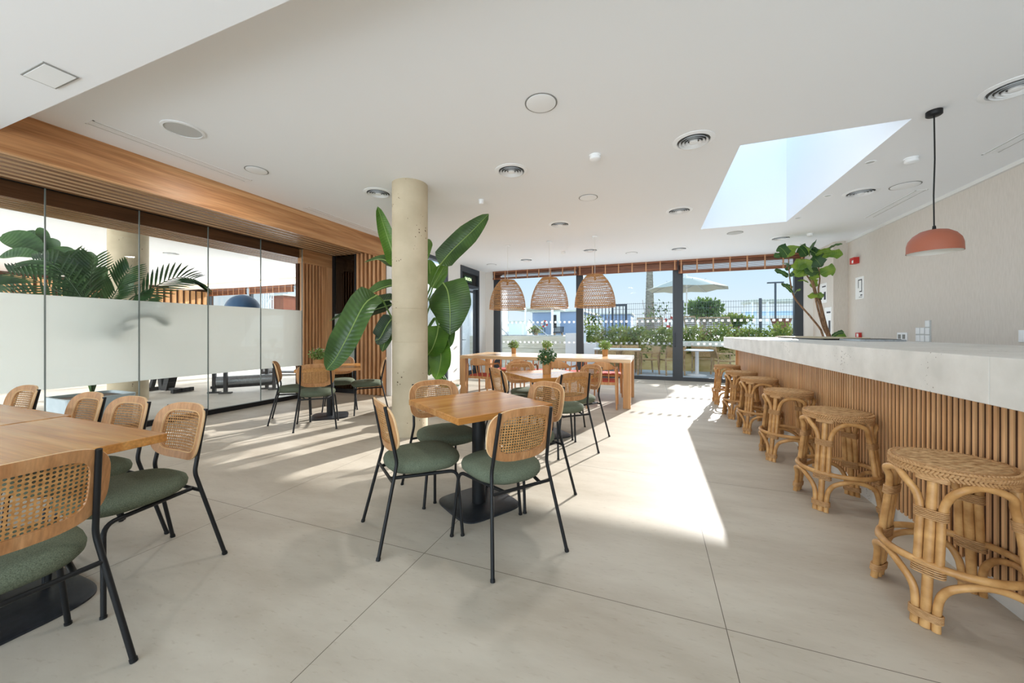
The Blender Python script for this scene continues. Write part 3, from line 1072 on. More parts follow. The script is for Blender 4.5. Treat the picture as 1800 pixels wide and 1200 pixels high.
slot(-4.66, -4.53, 1.69, 3.05, 'long linear air slot beside the near end of the oak bulkhead')
slot(-4.83, -4.70, 3.99, 5.71, 'long linear air slot by the far end of the oak bulkhead')
slot(3.19, 3.32, 3.9, 5.3, 'linear air slot near the right wall at the edge of view')
slot(3.19, 3.32, 6.33, 7.58, 'linear air slot near the right wall beyond the terracotta lamp')
t_ = thing('ceiling_panel_light', 'square flush panel light in the lowered ceiling', 'ceiling light', (-3.57, 1.14, 2.89))
MB().box(-0.15, 0.15, -0.075, 0.075, -0.006, 0).build('frame', 'line_gap', t_, smooth=False)
MB().box(-0.14, 0.14, -0.066, 0.066, -0.008, -0.001).build('diffuser_plate', 'fixture', t_, smooth=False)
t_ = thing('gym_downlight', 'small lit downlight in the gym ceiling beside the portal', 'ceiling light', (-9.3, 6.3, CZ))
MB().lathe([(0.1, 0), (0.1, -0.006)], 24).build('lit_lens', 'lamp_lit', t_)

# ================================================================== WALL ITEMS
def wall_box(name, label, cat, y, z, w, h, d_, mat):
    """on the right wall, facing -X"""
    t_ = thing(name, label, cat, (XW, y, z))
    MB().box(-d_, 0, -w / 2, w / 2, -h / 2, h / 2).build('housing', mat, t_, smooth=False, bevel=0.004)
    return t_


t_ = wall_box('fire_alarm', 'red fire alarm sounder high on the wall by the corner', 'fire alarm', 8.99, 2.635, 0.15, 0.12, 0.09, 'red_paint')
MB().box(-0.095, -0.09, -0.07, -0.02, -0.05, 0.0).build('label_plate', 'paper', t_, smooth=False)
t_ = wall_box('fire_call_point', 'small red fire call point just above the bar top', 'fire alarm', 8.89, 1.20, 0.12, 0.10, 0.05, 'red_paint')
MB().box(-0.055, -0.05, -0.06, 0.0, -0.03, 0.03).build('label_plate', 'paper', t_, smooth=False)
t_ = thing('evacuation_plan', 'white framed evacuation plan sheet on the right wall', 'poster', (XW, 8.90, 2.10))
MB().box(-0.006, 0, -0.15, 0.15, -0.21, 0.21).build('sheet', 'paper', t_, smooth=False)
MB().box(-0.0075, -0.006, -0.09, -0.07, -0.08, 0.16).box(-0.0075, -0.006, -0.09, 0.05, 0.14, 0.16).box(-0.0075, -0.006, 0.03, 0.05, 0.0, 0.16)\
    .box(-0.0075, -0.006, -0.09, 0.0, -0.08, -0.06).box(-0.0075, -0.006, -0.1, -0.03, -0.15, -0.13)\
    .box(-0.0075, -0.006, -0.1, 0.02, -0.18, -0.17).build('printed_plan', 'ink', t_, smooth=False)
t_ = wall_box('double_socket', 'white double power socket above the bar', 'socket', 7.615, 1.19, 0.24, 0.13, 0.015, 'fixture')
for q in (-0.055, 0.055):
    MB().box(-0.017, -0.015, q - 0.035, q + 0.035, -0.035, 0.035).build('socket_face', 'line_gap', t_, smooth=False)
t_ = thing('switch_cluster', 'cluster of white light switches on the right wall', 'light switch', (XW, 7.1, 1.23))
MB().box(-0.008, 0, 0.10, 0.195, -0.115, 0.10).box(-0.008, 0, 0.0, 0.10, -0.115, 0.10).box(-0.008, 0, -0.12, 0.0, -0.115, 0.20).build('backplate', 'fixture_grey', t_, smooth=False)
for (y, z) in ((0.145, 0.05), (0.145, -0.06), (0.045, 0.05), (0.045, -0.06), (-0.06, 0.15), (-0.06, 0.045), (-0.06, -0.06)):
    MB().box(-0.016, -0.008, y - 0.042, y + 0.042, z - 0.045, z + 0.045).build('rocker', 'fixture', t_, smooth=False, bevel=0.003)
t_ = wall_box('wall_switch', 'single white switch at the right edge above the bar', 'light switch', 5.59, 1.22, 0.09, 0.13, 0.015, 'fixture')
MB().box(-0.02, -0.015, -0.032, 0.032, -0.04, 0.04).build('rocker', 'fixture', t_, smooth=False)
for y, z, h, lb in ((9.82, 2.10, 0.42, 'upper paper notice on the side of the corner pier'), (9.60, 1.47, 0.62, 'lower paper notice on the side of the corner pier')):
    t_ = thing('paper_notice', lb, 'poster', (3.456, y, z))
    MB().box(-0.005, 0, -0.16, 0.16, -h / 2, h / 2).build('sheet', 'paper', t_, smooth=False)
    MB().box(-0.0065, -0.005, -0.12, -0.03, -h * 0.35, h * 0.05).box(-0.0065, -0.005, -0.12, 0.06, h * 0.3, h * 0.36).build('printed_block', 'ink', t_, smooth=False)

# ================================================================== BLINDS
def blind(x0, x1, drop, label, open_rows):
    t_ = thing('wooden_blind', label, 'blind', ((x0 + x1) / 2, YF - 0.09, CZ), 0, 'wooden blinds along the glazed front')
    a = (x1 - x0) / 2
    MB().box(-a, a, -0.035, 0.035, -0.055, 0).build('head_rail', 'blind', t_, smooth=False)
    m_ = MB()
    z = -0.075
    k = 0
    while z > -drop + 0.05:
        m_.bar((-a, 0, z), (a, 0, z), 0.056, 0.011 if k not in open_rows else 0.003)
        z -= 0.017 if k not in open_rows else 0.0185
        k += 1
    m_.build('slat_stack', 'blind', t_, smooth=False)
    MB().box(-a, a, -0.03, 0.03, -drop, -drop + 0.05).build('bottom_rail', 'blind', t_, smooth=False)
    n = max(3, int(round((x1 - x0) / 0.37)))
    for q in range(n + 1):
        x = -a + 0.06 + (2 * a - 0.12) * q / n
        MB().box(x - 0.016, x + 0.016, -0.042, -0.036, -drop, 0).build('tape', 'tape', t_, smooth=False)


blind(-4.55, -1.97, 0.245, 'left raised wooden blind above the leftmost bay', {2, 3, 4, 5, 6})
blind(-1.95, 0.60, 0.25, 'middle raised wooden blind tightly folded above the sliding door', set())
blind(0.63, 3.28, 0.345, 'right raised wooden blind above the bay behind the bar', {4, 5, 6, 7, 8, 9, 10})
blind(-18.2, -15.7, 0.28, 'raised wooden blind on the far left gym window', set())
blind(-15.5, -13.0, 0.28, 'raised wooden blind on the middle gym window', set())
blind(-12.8, -10.3, 0.28, 'raised wooden blind on the nearer gym window', set())

# ================================================================== BAR
BX, BZ, BE = 1.36, 1.158, 8.56
bar = thing('bar_unit', 'bar front clad in upright oak slats over a pale plinth', 'bar', (1.5, 4.5, 0))
MB().box(0.02, 0.5, -3.9, 3.56, 0.095, 0.948).build('carcass', 'slat_back', bar, smooth=False)
MB().box(0.018, 0.45, -3.9, 3.52, 0, 0.095).build('plinth', 'stone', bar, smooth=False)
m = MB()
y = -3.9
while y < 3.56:
    m.box(0.012, 0.02, y, y + 0.018, 0.09, 0.948)
    y += 0.0415
m.build('slat_panel', 'slat', bar, smooth=False)
MB().box(-0.018, 0.5, 3.56, 3.585, 0.0, 0.948).build('end_panel', 'slat', bar, smooth=False)
ct = thing('bar_countertop', 'thick pale stone countertop along the top of the bar', 'countertop', (1.36, 4.5, 0.95))
MB().box(0, 0.72, -3.95, -2.281, 0, BZ - 0.95).box(0, 0.72, -2.279, BE - 4.5, 0, BZ - 0.95).build('slab', 'stone', ct, smooth=False, bevel=0.003)
t_ = thing('serving_board', 'long dark edged flat board lying on the bar top', 'tray', (2.30, 6.85, BZ))
MB().box(-0.25, 0.25, -0.95, 0.95, 0.02, 0.034).build('top', 'concrete', t_, smooth=False)
MB().box(-0.22, 0.22, -0.93, 0.93, 0.0, 0.02).build('base', 'black', t_, smooth=False)
bc = thing('back_counter', 'pale work counter behind the bar', 'counter', (2.40, 5.6, 0))
MB().box(-0.32, 0.30, -2.7, 3.0, 0, BZ - 0.03).build('cabinet', 'stone', bc, smooth=False)
MB().box(-0.32, 0.32, -2.75, 3.05, BZ - 0.03, BZ).build('top', 'stone', bc, smooth=False)
t_ = thing('steel_appliance', 'low steel edged appliance behind the serving board on the bar', 'appliance', (2.40, 5.55, BZ))
MB().box(-0.2, 0.2, -0.25, 0.25, 0, 0.022).build('body', 'steel', t_, smooth=False, bevel=0.004)
MB().box(-0.17, 0.17, -0.22, 0.22, 0.022, 0.026).build('dark_top', 'black', t_, smooth=False)

# ------------------------------------------------------------------ rattan stools
GS = 'rattan bar stools along the bar'


def make_stool():
    t_ = thing('rattan_stool', 'x', 'stool', (0, 0, 0), 0, GS)
    m_ = MB()
    m_.lathe([(0.03, 0.668), (0.10, 0.672), (0.172, 0.670), (0.176, 0.638), (0.02, 0.636)], 40)
    st = m_.build('seat', 'rattan_seat', t_, ang=1.2)
    m_ = MB()
    for q in range(90):        # braided herringbone rim
        a0 = 2 * math.pi * q / 90
        for (z0, z1, r_) in ((0.676, 0.662, 0.195), (0.662, 0.647, 0.198), (0.647, 0.632, 0.196)):
            da = -0.075 if 0.65 < z0 < 0.67 else 0.075
            p = [Vector((r_ * math.cos(a0 + da * k), r_ * math.sin(a0 + da * k), z0 + (z1 - z0) * k)) for k in (0, 0.5, 1)]
            m_.tube(p, [0.0058, 0.0066, 0.0058], 6)
    for q in range(8):
        r_ = 0.176 + 0.003 * q
        m_.tube([(r_ * math.cos(2 * math.pi * k / 36), r_ * math.sin(2 * math.pi * k / 36), 0.676 - 0.0012 * q) for k in range(36)], 0.005, 5, True)
    m_.build('braided_rim', 'rattan_wrap', st)
    m_ = MB()
    for q in range(-13, 14):     # woven strands over the seat, grouped in fours
        h_ = math.sqrt(max(0.0, 0.176 ** 2 - (q * 0.0132) ** 2))
        pts = [(-h_ + 2 * h_ * k / 16, q * 0.0132, 0.6715 + (0.0042 if ((k + (q // 2)) // 2) % 2 else 0.0)) for k in range(17)]
        m_.tube(pts, 0.0062, 6)
    m_.build('woven_strands', 'rattan_seat', st)
    m_ = MB()
    rr = 0.232
    for z, r_ in ((0.262, 0.016),):
        m_.tube([(rr * math.cos(2 * math.pi * k / 48), rr * math.sin(2 * math.pi * k / 48), z) for k in range(48)], r_, 8, True)
    m_.build('foot_ring', 'rattan', t_)

    def leg_pt(a, z, off=0.0, dr=0.0):
        r_ = 0.255 - (0.255 - 0.178) * min(1, z / 0.64) + dr
        return Vector((r_ * math.cos(a) - off * math.sin(a), r_ * math.sin(a) + off * math.cos(a), z))
    for q in range(4):
        a = R(45 + 90 * q)
        MB().tube([leg_pt(a, 0), leg_pt(a, 0.3), leg_pt(a, 0.64)], [0.0185, 0.018, 0.0175], 10).build('leg', 'rattan', t_)
    for q in range(4):
        a0, a1, am = R(45 + 90 * q), R(135 + 90 * q), R(90 + 90 * q)
        o_ = 0.033
        top = Vector((0.186 * math.cos(am), 0.186 * math.sin(am), 0.622))
        up = [leg_pt(a0, 0.25, o_), leg_pt(a0, 0.38, o_), leg_pt(a0, 0.47, o_),
              leg_pt(a0, 0.545, o_ + 0.014), leg_pt(a0, 0.598, o_ + 0.05, 0.006), top]
        dn = [leg_pt(a1, z, -o2, dr) for (z, o2, dr) in ((0.598, o_ + 0.05, 0.006), (0.545, o_ + 0.014, 0), (0.47, o_, 0), (0.38, o_, 0), (0.25, o_, 0))]
        MB().tube(crom(up + dn, 60), 0.0152, 12).build('upper_arch', 'rattan', t_)
        mid = Vector((0.225 * math.cos(am), 0.225 * math.sin(am), 0.235))
        up = [leg_pt(a0, 0.0, o_), leg_pt(a0, 0.09, o_), leg_pt(a0, 0.155, o_ + 0.012), leg_pt(a0, 0.205, o_ + 0.05, -0.004), mid]
        dn = [leg_pt(a1, 0.205, -o_ - 0.05, -0.004), leg_pt(a1, 0.155, -o_ - 0.012), leg_pt(a1, 0.09, -o_), leg_pt(a1, 0.0, -o_)]
        MB().tube(crom(up + dn, 48), 0.0148, 12).build('lower_arch', 'rattan', t_)
        for z, hh in ((0.055, 0.014), (0.245, 0.022), (0.475, 0.018), (0.625, 0.008)):
            m_ = MB()
            for z2 in (-hh, -hh * 0.6, -hh * 0.2, hh * 0.2, hh * 0.6, hh):
                c_ = leg_pt(a0, z + z2)
                rd = Vector((math.cos(a0), math.sin(a0), 0))
                tg = Vector((-math.sin(a0), math.cos(a0), 0))
                m_.tube([c_ + rd * (0.0212 * y) + tg * (0.051 * x) for (x, y) in sup(1, 1, 3, 20)], 0.0036, 5, True)
            m_.build('binding', 'rattan_wrap', t_)
    return t_


stool, used = make_stool(), [False]
SY = [(1.275, 2.29, 'rattan bar stool nearest the camera at the right edge'),
      (1.28, 3.41, 'second rattan bar stool from the camera along the bar'),
      (1.275, 4.45, 'third rattan bar stool from the camera along the bar'),
      (1.27, 5.50, 'fourth rattan bar stool from the camera along the bar'),
      (1.235, 6.32, 'rattan bar stool second from the glazed front'),
      (1.235, 7.43, 'sunlit rattan bar stool farthest along the bar next to the glazed front')]
for k, (x, y, lb) in enumerate(SY):
    place(stool, used, (x, y, 0), R(0 + [0, 4, -3, 2, 5, -2][k]), lb, GS)

# ================================================================== DINING CHAIRS
GC = 'cane back dining chairs with green seats'


def back_pt(x, s_, off=0.0):
    """point on the curved back: x across, s_ 0 at bottom .. 1 at top"""
    z = 0.548 + 0.305 * s_
    y = -0.188 - 0.062 * s_ - 0.045 * (1 - (x / 0.22) ** 2) + 0.038 + off
    return Vector((x, y, z))


def make_chair():
    t_ = thing('dining_chair', 'x', 'chair', (0, 0, 0), 0, GC)
    # cushion
    m_ = MB()
    loops = []
    for (k, z) in ((0.70, 0.409), (0.90, 0.416), (0.985, 0.436), (1.0, 0.456), (0.97, 0.476), (0.86, 0.491), (0.6, 0.500), (0.25, 0.502)):
        L = []
        for (x, y) in sup(0.222 * k, 0.232 * k, 2.7, 40):
            wd = 1.0 + 0.10 * (y / 0.23)
            L.append(Vector((x * wd, y + 0.030, z)))
        loops.append(L)
    m_.rings(loops)
    m_.build('seat', 'green', t_, ang=1.5)
    # frame
    for s_ in (-1, 1):
        p = bend([(0.245 * s_, -0.29, 0.0), (0.186 * s_, -0.172, 0.500), (0.170 * s_, -0.236, 0.832)], 0.028, 5)
        lg = MB().tube(p, 0.0103, 12).tube([p[0], p[0] + (p[1] - p[0]) * 0.03], 0.0128, 10).build('leg', 'black', t_)
        p = bend([(0.255 * s_, 0.212, 0.0), (0.212 * s_, 0.196, 0.397), (0.120 * s_, -0.200, 0.393)], 0.055, 6)
        MB().tube(p, 0.0103, 12).tube([p[0], p[0] + (p[1] - p[0]) * 0.03], 0.0128, 10).build('leg', 'black', t_)
    MB().tube([(-0.197, -0.197, 0.393), (0.197, -0.197, 0.393)], 0.0095, 10).build('rear_crossbar', 'black', t_)
    # back panel: ring between outer outline and cane opening, front and back faces
    n = 56
    th = 0.007
    m_ = MB()
    outer = sup(0.222, 0.5, 3.2, n)
    inner = sup(0.155, 0.345, 4.6, n)
    def lp(o_, off, k=1.0):
        return [back_pt(x * k, 0.5 + s * k, off) for (x, s) in o_]
    midl = [((a[0] + b[0]) / 2, (a[1] + b[1]) / 2) for a, b in zip(outer, inner)]
    m_.rings([lp(outer, th * 0.9, 0.992), lp(midl, th), lp(inner, th), lp(inner, -th), lp(midl, -th), lp(outer, -th * 0.9, 0.992)], caps=False)
    bk_ = m_.build('backrest', 'ply', t_, ang=0.9, recalc=True)
    m_ = MB()
    m_.rings([lp(outer, -th * 0.9, 0.992), lp(outer, -th * 0.4, 1.0), lp(outer, th * 0.4, 1.0), lp(outer, th * 0.9, 0.992)], caps=False)
    m_.build('edge_band', 'ply_edge', bk_, ang=1.0, recalc=True)
    MB().tube([back_pt(x * 1.05, 0.5 + s * 1.05, th + 0.0005) for (x, s) in inner], 0.0026, 6, True).build('cane_spline', 'cane_pale', bk_)
    # cane webbing with real holes
    m_ = MB()
    px, ps = 0.01500, 0.0505
    nx, ns = 21, 14
    hx, hs = px * nx / 2, ps * ns / 2
    for i in range(nx):
        for j in range(ns):
            cx_, cs_ = -hx + (i + 0.5) * px, 0.5 - hs + (j + 0.5) * ps
            r_ = 0.33
            outq = [(0.5, 0), (0.5, 0.5), (0, 0.5), (-0.5, 0.5), (-0.5, 0), (-0.5, -0.5), (0, -0.5), (0.5, -0.5)]
            inq = [(r_ * math.cos(R(45 * k)), r_ * math.sin(R(45 * k))) for k in range(8)]
            vs = [back_pt(cx_ + a * px, cs_ + b * ps, 0.001) for a, b in outq] + [back_pt(cx_ + a * px, cs_ + b * ps, 0.001) for a, b in inq]
            m_.add(vs, [(k, (k + 1) % 8, 8 + (k + 1) % 8, 8 + k) for k in range(8)])
    for i in range(nx + 1):
        x = -hx + i * px
        m_.tube([back_pt(x, 0.5 - hs + 2 * hs * k / 4, 0.0022) for k in range(5)], 0.0011, 4)
    for j in range(ns + 1):
        s_ = 0.5 - hs + j * ps
        m_.tube([back_pt(-hx + 2 * hx * k / 4, s_, 0.0018) for k in range(5)], 0.0011, 4)
    m_.build('cane_panel', 'cane', bk_)
    return t_


chair, cused = make_chair(), [False]


def ch(x, y, face, label):
    """x, y: mid-point between the rear feet; face: heading in degrees"""
    a = R(face)
    return place(chair, cused, (x + 0.29 * math.cos(a), y + 0.29 * math.sin(a), 0), a - R(90), label, GC)


ch(-0.606, 1.90, 143, 'dining chair with its back to the camera at the middle table')
ch(-1.61, 1.79, 52, 'dining chair seen side-on at the left of the middle table')
ch(-1.80, 2.73, 326, 'dining chair between the middle table and the concrete column')
ch(-0.76, 2.99, 236, 'dining chair on the far right side of the middle table')
ch(-0.695, 3.74, 135, 'dining chair with its back to the camera at the table with the potted plant')
ch(-0.66, 4.75, 226, 'dining chair on the right side of the table with the potted plant, facing the room')
ch(-1.80, 4.95, 315, 'dining chair on the far side of the table with the potted plant')
ch(-1.74, 3.88, 46, 'dining chair seen edge-on at the left of the table with the potted plant')
ch(-4.02, 3.50, 135, 'dining chair with its back to the camera at the table under the banana leaf')
ch(-5.01, 3.62, 48, 'dining chair nearest the glass at the table under the banana leaf')
ch(-3.99, 4.86, 222, 'dining chair by the slatted wall at the right of the table under the banana leaf')
ch(-5.02, 4.88, 315, 'dining chair on the far side of the table under the banana leaf')
ch(-2.52, 1.38, 270, 'dining chair nearest the corner on the far side of the long left table')
ch(-3.09, 1.39, 270, 'second dining chair from the near corner on the far side of the left table')
ch(-3.56, 1.38, 268, 'third dining chair from the near corner on the far side of the left table')
ch(-4.49, 1.38, 270, 'dining chair farthest along the left table, next to the glass partition')
ch(-1.855, 0.56, 181, 'dining chair cropped by the left edge with its back to the camera')

# ================================================================== CAFE TABLES
GT = 'square cafe tables on black pedestal bases'


def cafe_table(name, label, x, y, rot, s, base, top_mat='table'):
    t_ = thing(name, label, 'table', (x, y, 0), R(rot), GT)
    a = s / 2
    MB().box(-a, a, -a, a, 0.708, 0.75).build('tabletop', top_mat, t_, smooth=False, bevel=0.004)
    MB().lathe([(0.05, 0.012), (0.05, 0.69)], 28).build('pole', 'black', t_)
    MB().lathe([(0.05, 0.69), (0.13, 0.698), (0.13, 0.708)], 28).build('top_bracket', 'black', t_)
    m_ = MB()
    o1 = sup(base / 2, base / 2, 5, 48)
    m_.rings([[Vector((px_, py_, 0)) for px_, py_ in o1], [Vector((px_, py_, 0.009)) for px_, py_ in o1],
              [Vector((px_ * 0.97, py_ * 0.97, 0.013)) for px_, py_ in o1]])
    m_.build('base_plate', 'blacktop', t_, ang=0.5)
    return t_


cafe_table('cafe_table', 'bare square cafe table in the middle foreground beside the column', -1.2, 2.46, 58, 0.77, 0.49)
cafe_table('cafe_table', 'square cafe table holding a potted plant in front of the long table', -1.22, 4.42, 45, 0.80, 0.49)
cafe_table('cafe_table', 'square cafe table under the drooping banana leaf by the glass partition', -4.52, 4.2, 44, 0.84, 0.50)
cafe_table('cafe_table', 'large square table at the left edge nearest the camera', -2.825, 0.615, 0, 1.03, 0.74)
cafe_table('cafe_table', 'large square table pushed against the left table farther from the camera', -3.875, 0.645, 0, 1.03, 0.74)

# ================================================================== LONG TABLE AND ARMCHAIRS
lt = thing('communal_table', 'long pale oak communal table with slab legs under the rattan lamps', 'table', (-1.91, 6.96, 0))
MB().box(-1.58, 1.58, -0.64, 0.64, 0.752, 0.81).build('tabletop', 'table_pale', lt, smooth=False, bevel=0.003)
for x in (-1.52, 1.52):
    for y in (-0.58, 0.58):
        MB().box(x - 0.06, x + 0.06, y - 0.06, y + 0.06, 0, 0.752).build('leg', 'table_pale_z', lt, smooth=False, bevel=0.003)

GA = 'wooden armchairs with red seats around the long table'


def make_armchair():
    t_ = thing('armchair', 'x', 'chair', (0, 0, 0), 0, GA)
    loops = []
    for (k, z) in ((0.95, 0.425), (1.0, 0.435), (0.98, 0.452), (0.8, 0.455), (0.3, 0.450)):
        loops.append([Vector((x, y + 0.01, z)) for x, y in sup(0.235 * k, 0.225 * k, 4.5, 32)])
    MB().rings(loops).build('seat', 'red', t_, ang=1.2)
    for s_ in (-1, 1):
        MB().tube([(0.262 * s_, 0.23, 0), (0.256 * s_, 0.22, 0.44), (0.252 * s_, 0.20, 0.57), (0.250 * s_, 0.165, 0.635), (0.250 * s_, 0.11, 0.66)],
                  [0.014, 0.018, 0.018, 0.017, 0.016], 10).build('leg', 'ply_chair', t_)
        MB().tube([(0.235 * s_, -0.27, 0), (0.225 * s_, -0.22, 0.44), (0.222 * s_, -0.215, 0.665)], [0.013, 0.018, 0.015], 10).build('leg', 'ply_chair', t_)
        MB().bar((0.235 * s_, -0.22, 0.415), (0.25 * s_, 0.22, 0.415), 0.022, 0.045).build('side_rail', 'ply_chair', t_, smooth=False, bevel=0.003)
    for y in (-0.215, 0.215):
        MB().bar((-0.24, y, 0.415), (0.24, y, 0.415), 0.022, 0.045).build('cross_rail', 'ply_chair', t_, smooth=False, bevel=0.003)
    # bent top rail: arms sweep into a raised curved back
    n = 30
    loops = []
    for k in range(n + 1):
        a = math.pi * k / n
        x = 0.250 * math.cos(a) * (1.0 if True else 1)
        q = math.sin(a)
        if q < 0.02:
            y = 0.13
        y = 0.12 - 0.40 * q ** 0.75
        rise = max(0.0, (q - 0.62) / 0.38)
        hgt = 0.016 + 0.052 * rise ** 0.8
        zc = 0.664 + 0.045 * rise ** 0.8
        d_ = Vector((math.cos(a), -q, 0))
        c_ = Vector((x, y, zc))
        L = []
        for (u_, v_) in sup(0.012, hgt, 3, 12):
            L.append(c_ + d_ * u_ + Vector((0, 0, v_)))
        loops.append(L)
    MB().rings(loops).build('arm_rail', 'ply_chair', t_, ang=1.0, recalc=True)
    for x in (-0.11, 0.0, 0.11):
        MB().tube([(x, -0.215, 0.43), (x, -0.27, 0.66)], 0.009, 8).build('back_spindle', 'ply_chair', t_)
    return t_


armchair, aused = make_armchair(), [False]
AC = [(-3.02, 6.42, -8, 'red-seated armchair on the near side of the long table, nearest its left end'),
      (-2.25, 6.42, 4, 'red-seated armchair behind the upright chair edge on the near side of the long table'),
      (-1.52, 6.42, -3, 'red-seated armchair hidden behind the plant on the near side of the long table'),
      (-0.80, 6.42, 6, 'red-seated armchair on the near side of the long table beside its right leg'),
      (-3.02, 7.62, 183, 'red-seated armchair across the long table, nearest the exit door'),
      (-2.27, 7.62, 177, 'red-seated armchair across the long table, second from the exit door'),
      (-1.52, 7.62, 180, 'red-seated armchair across the long table, under the middle rattan lamp'),
      (-0.82, 7.62, 184, 'red-seated armchair across the long table, nearest its right end')]
for x, y, rz, lb in AC:
    place(armchair, aused, (x, y, 0), R(rz), lb, GA)

# ================================================================== POTTED PLANTS ON TABLES
rnd = random.Random(3)


def pot_plant(x, y, z, label, r=0.062, h=0.13, fr=(0.12, 0.12, 0.095), count=260, size=0.035, mat='bush_dark', rim=True):
    t_ = thing('potted_plant', label, 'plant', (x, y, z), rnd.random() * 6, 'small potted plants on the tables')
    MB().lathe([(r * 0.88, 0), (r, h), (r * 0.92, h), (r * 0.9, h - 0.015)], 28).build('pot', 'pot_paper', t_)
    MB().lathe([(r * 0.9, h - 0.016), (r * 0.9, h - 0.012)], 24).build('soil', 'soil', t_)
    m_ = MB()
    m_.cloud((0, 0, h + fr[2] * 0.85), fr, count, size, rnd, shell=0.3)
    for q in range(14):
        a, e_ = rnd.random() * 6.28, 0.4 + rnd.random() * 0.6
        m_.tube([(0, 0, h - 0.01), (fr[0] * e_ * math.cos(a) * 0.8, fr[1] * e_ * math.sin(a) * 0.8, h + fr[2] * 1.2)], 0.0018, 4)
    m_.build('foliage', mat, t_, smooth=False)
    m_ = MB()
    for q in range(26):
        d_ = nrm(Vector((rnd.gauss(0, 1), rnd.gauss(0, 1), abs(rnd.gauss(0, 1)) + 0.2)))
        p = Vector((d_.x * fr[0], d_.y * fr[1], h + fr[2] * 0.85 + d_.z * fr[2]))
        m_.lathe([(0.002, -0.004), (0.006, 0), (0.002, 0.004)], 5, p)
    m_.build('pale_buds', 'pot_white', t_, smooth=False)
    return t_


pot_plant(-2.72, 7.25, 0.81, 'small potted plant at the left of the long table under the first rattan lamp', 0.052, 0.12, (0.11, 0.11, 0.08), 240, 0.04, 'bush_light')
pot_plant(-2.02, 7.33, 0.81, 'small potted plant at the middle of the long table under the second rattan lamp', 0.052, 0.12, (0.11, 0.11, 0.08), 240, 0.04, 'bush_light')
pot_plant(-0.83, 7.10, 0.81, 'small potted plant at the right end of the long table under the third rattan lamp', 0.055, 0.125, (0.11, 0.11, 0.085), 260, 0.04, 'bush_light')
pot_plant(-1.21, 4.38, 0.75, 'dark leafed potted plant on the square table in front of the long table', 0.056, 0.135, (0.11, 0.11, 0.09), 320, 0.04, 'bush_dark')
pot_plant(-4.74, 4.19, 0.75, 'round leafed potted plant half hidden by the banana leaf tip', 0.075, 0.10, (0.12, 0.12, 0.09), 320, 0.036, 'bush_light')

# ================================================================== LAMPS
GL = 'rattan dome pendant lamps over the long table'


def make_rattan_lamp():
    t_ = thing('pendant_lamp', 'x', 'lamp', (0, 0, CZ), 0, GL)
    prof = [(0.155, 0.0), (0.218, -0.07), (0.272, -0.15), (0.318, -0.25), (0.351, -0.35), (0.372, -0.45), (0.38, -0.54), (0.382, -0.60)]
    zt_ = -0.75

    def rz_(s_):
        f = s_ * (len(prof) - 1)
        i = min(int(f), len(prof) - 2)
        q = f - i
        return prof[i][0] + (prof[i + 1][0] - prof[i][0]) * q, prof[i][1] + (prof[i + 1][1] - prof[i][1]) * q
    m_ = MB()
    rows, cols = 16, 52
    for i in range(rows):
        for k in range(cols):
            a0, a1 = 2 * math.pi * k / cols, 2 * math.pi * (k + 1.15) / cols
            if i % 2:
                a0, a1 = a1, a0
            (r0, z0), (r1, z1) = rz_(i / rows), rz_((i + 1) / rows)
            p0 = Vector((r0 * math.cos(a0), r0 * math.sin(a0), zt_ + z0))
            p1 = Vector((r1 * math.cos(a1), r1 * math.sin(a1), zt_ + z1))
            nv = Vector((math.cos(a0), math.sin(a0), 0.3))
            m_.bar(p0, p1, 0.0075, 0.0045, nv)
    for i in range(rows + 1):
        r_, z_ = rz_(i / rows)
        th = 0.0062 if i in (3, 5, 6, 9, 11, 13, 14) else 0.0024
        m_.tube([(r_ * math.cos(2 * math.pi * k / 48), r_ * math.sin(2 * math.pi * k / 48), zt_ + z_) for k in range(48)], th, 5, True)
    for q in range(8):
        r_ = 0.155 - q * 0.017
        m_.tube([(r_ * math.cos(2 * math.pi * k / 32), r_ * math.sin(2 * math.pi * k / 32), zt_ + 0.004) for k in range(32)], 0.005, 4, True)
    for k in range(16):
        a = 2 * math.pi * k / 16
        m_.tube([(0.155 * math.cos(a), 0.155 * math.sin(a), zt_), (0.04 * math.cos(a), 0.04 * math.sin(a), zt_ + 0.006)], 0.005, 4)
    sh = m_.build('lamp_shade', 'lamp_weave', t_, smooth=False)
    MB().tube([(0.383 * math.cos(2 * math.pi * k / 48), 0.383 * math.sin(2 * math.pi * k / 48), zt_ - 0.602) for k in range(48)], 0.009, 6, True).build('bottom_rim', 'rattan', sh)
    MB().lathe([(0.055, 0), (0.055, -0.022)], 28).build('ceiling_canopy', 'fixture', t_)
    MB().tube([(0, 0, -0.02), (0, 0, zt_ - 0.05)], 0.0035, 6).build('cord', 'cord_white', t_)
    MB().lathe([(0.012, -0.02 + zt_), (0.022, -0.03 + zt_), (0.022, -0.10 + zt_)], 16).build('lamp_holder', 'rattan', t_)
    return t_


lamp, lused = make_rattan_lamp(), [False]
for x, y, lb in ((-2.87, 7.27, 'leftmost rattan dome pendant lamp over the long table, nearest the exit door'),
                 (-1.95, 7.25, 'middle rattan dome pendant lamp over the long table'),
                 (-1.03, 7.18, 'rightmost rattan dome pendant lamp over the long table')):
    place(lamp, lused, (x, y, CZ), 0.3 * x, lb, GL)

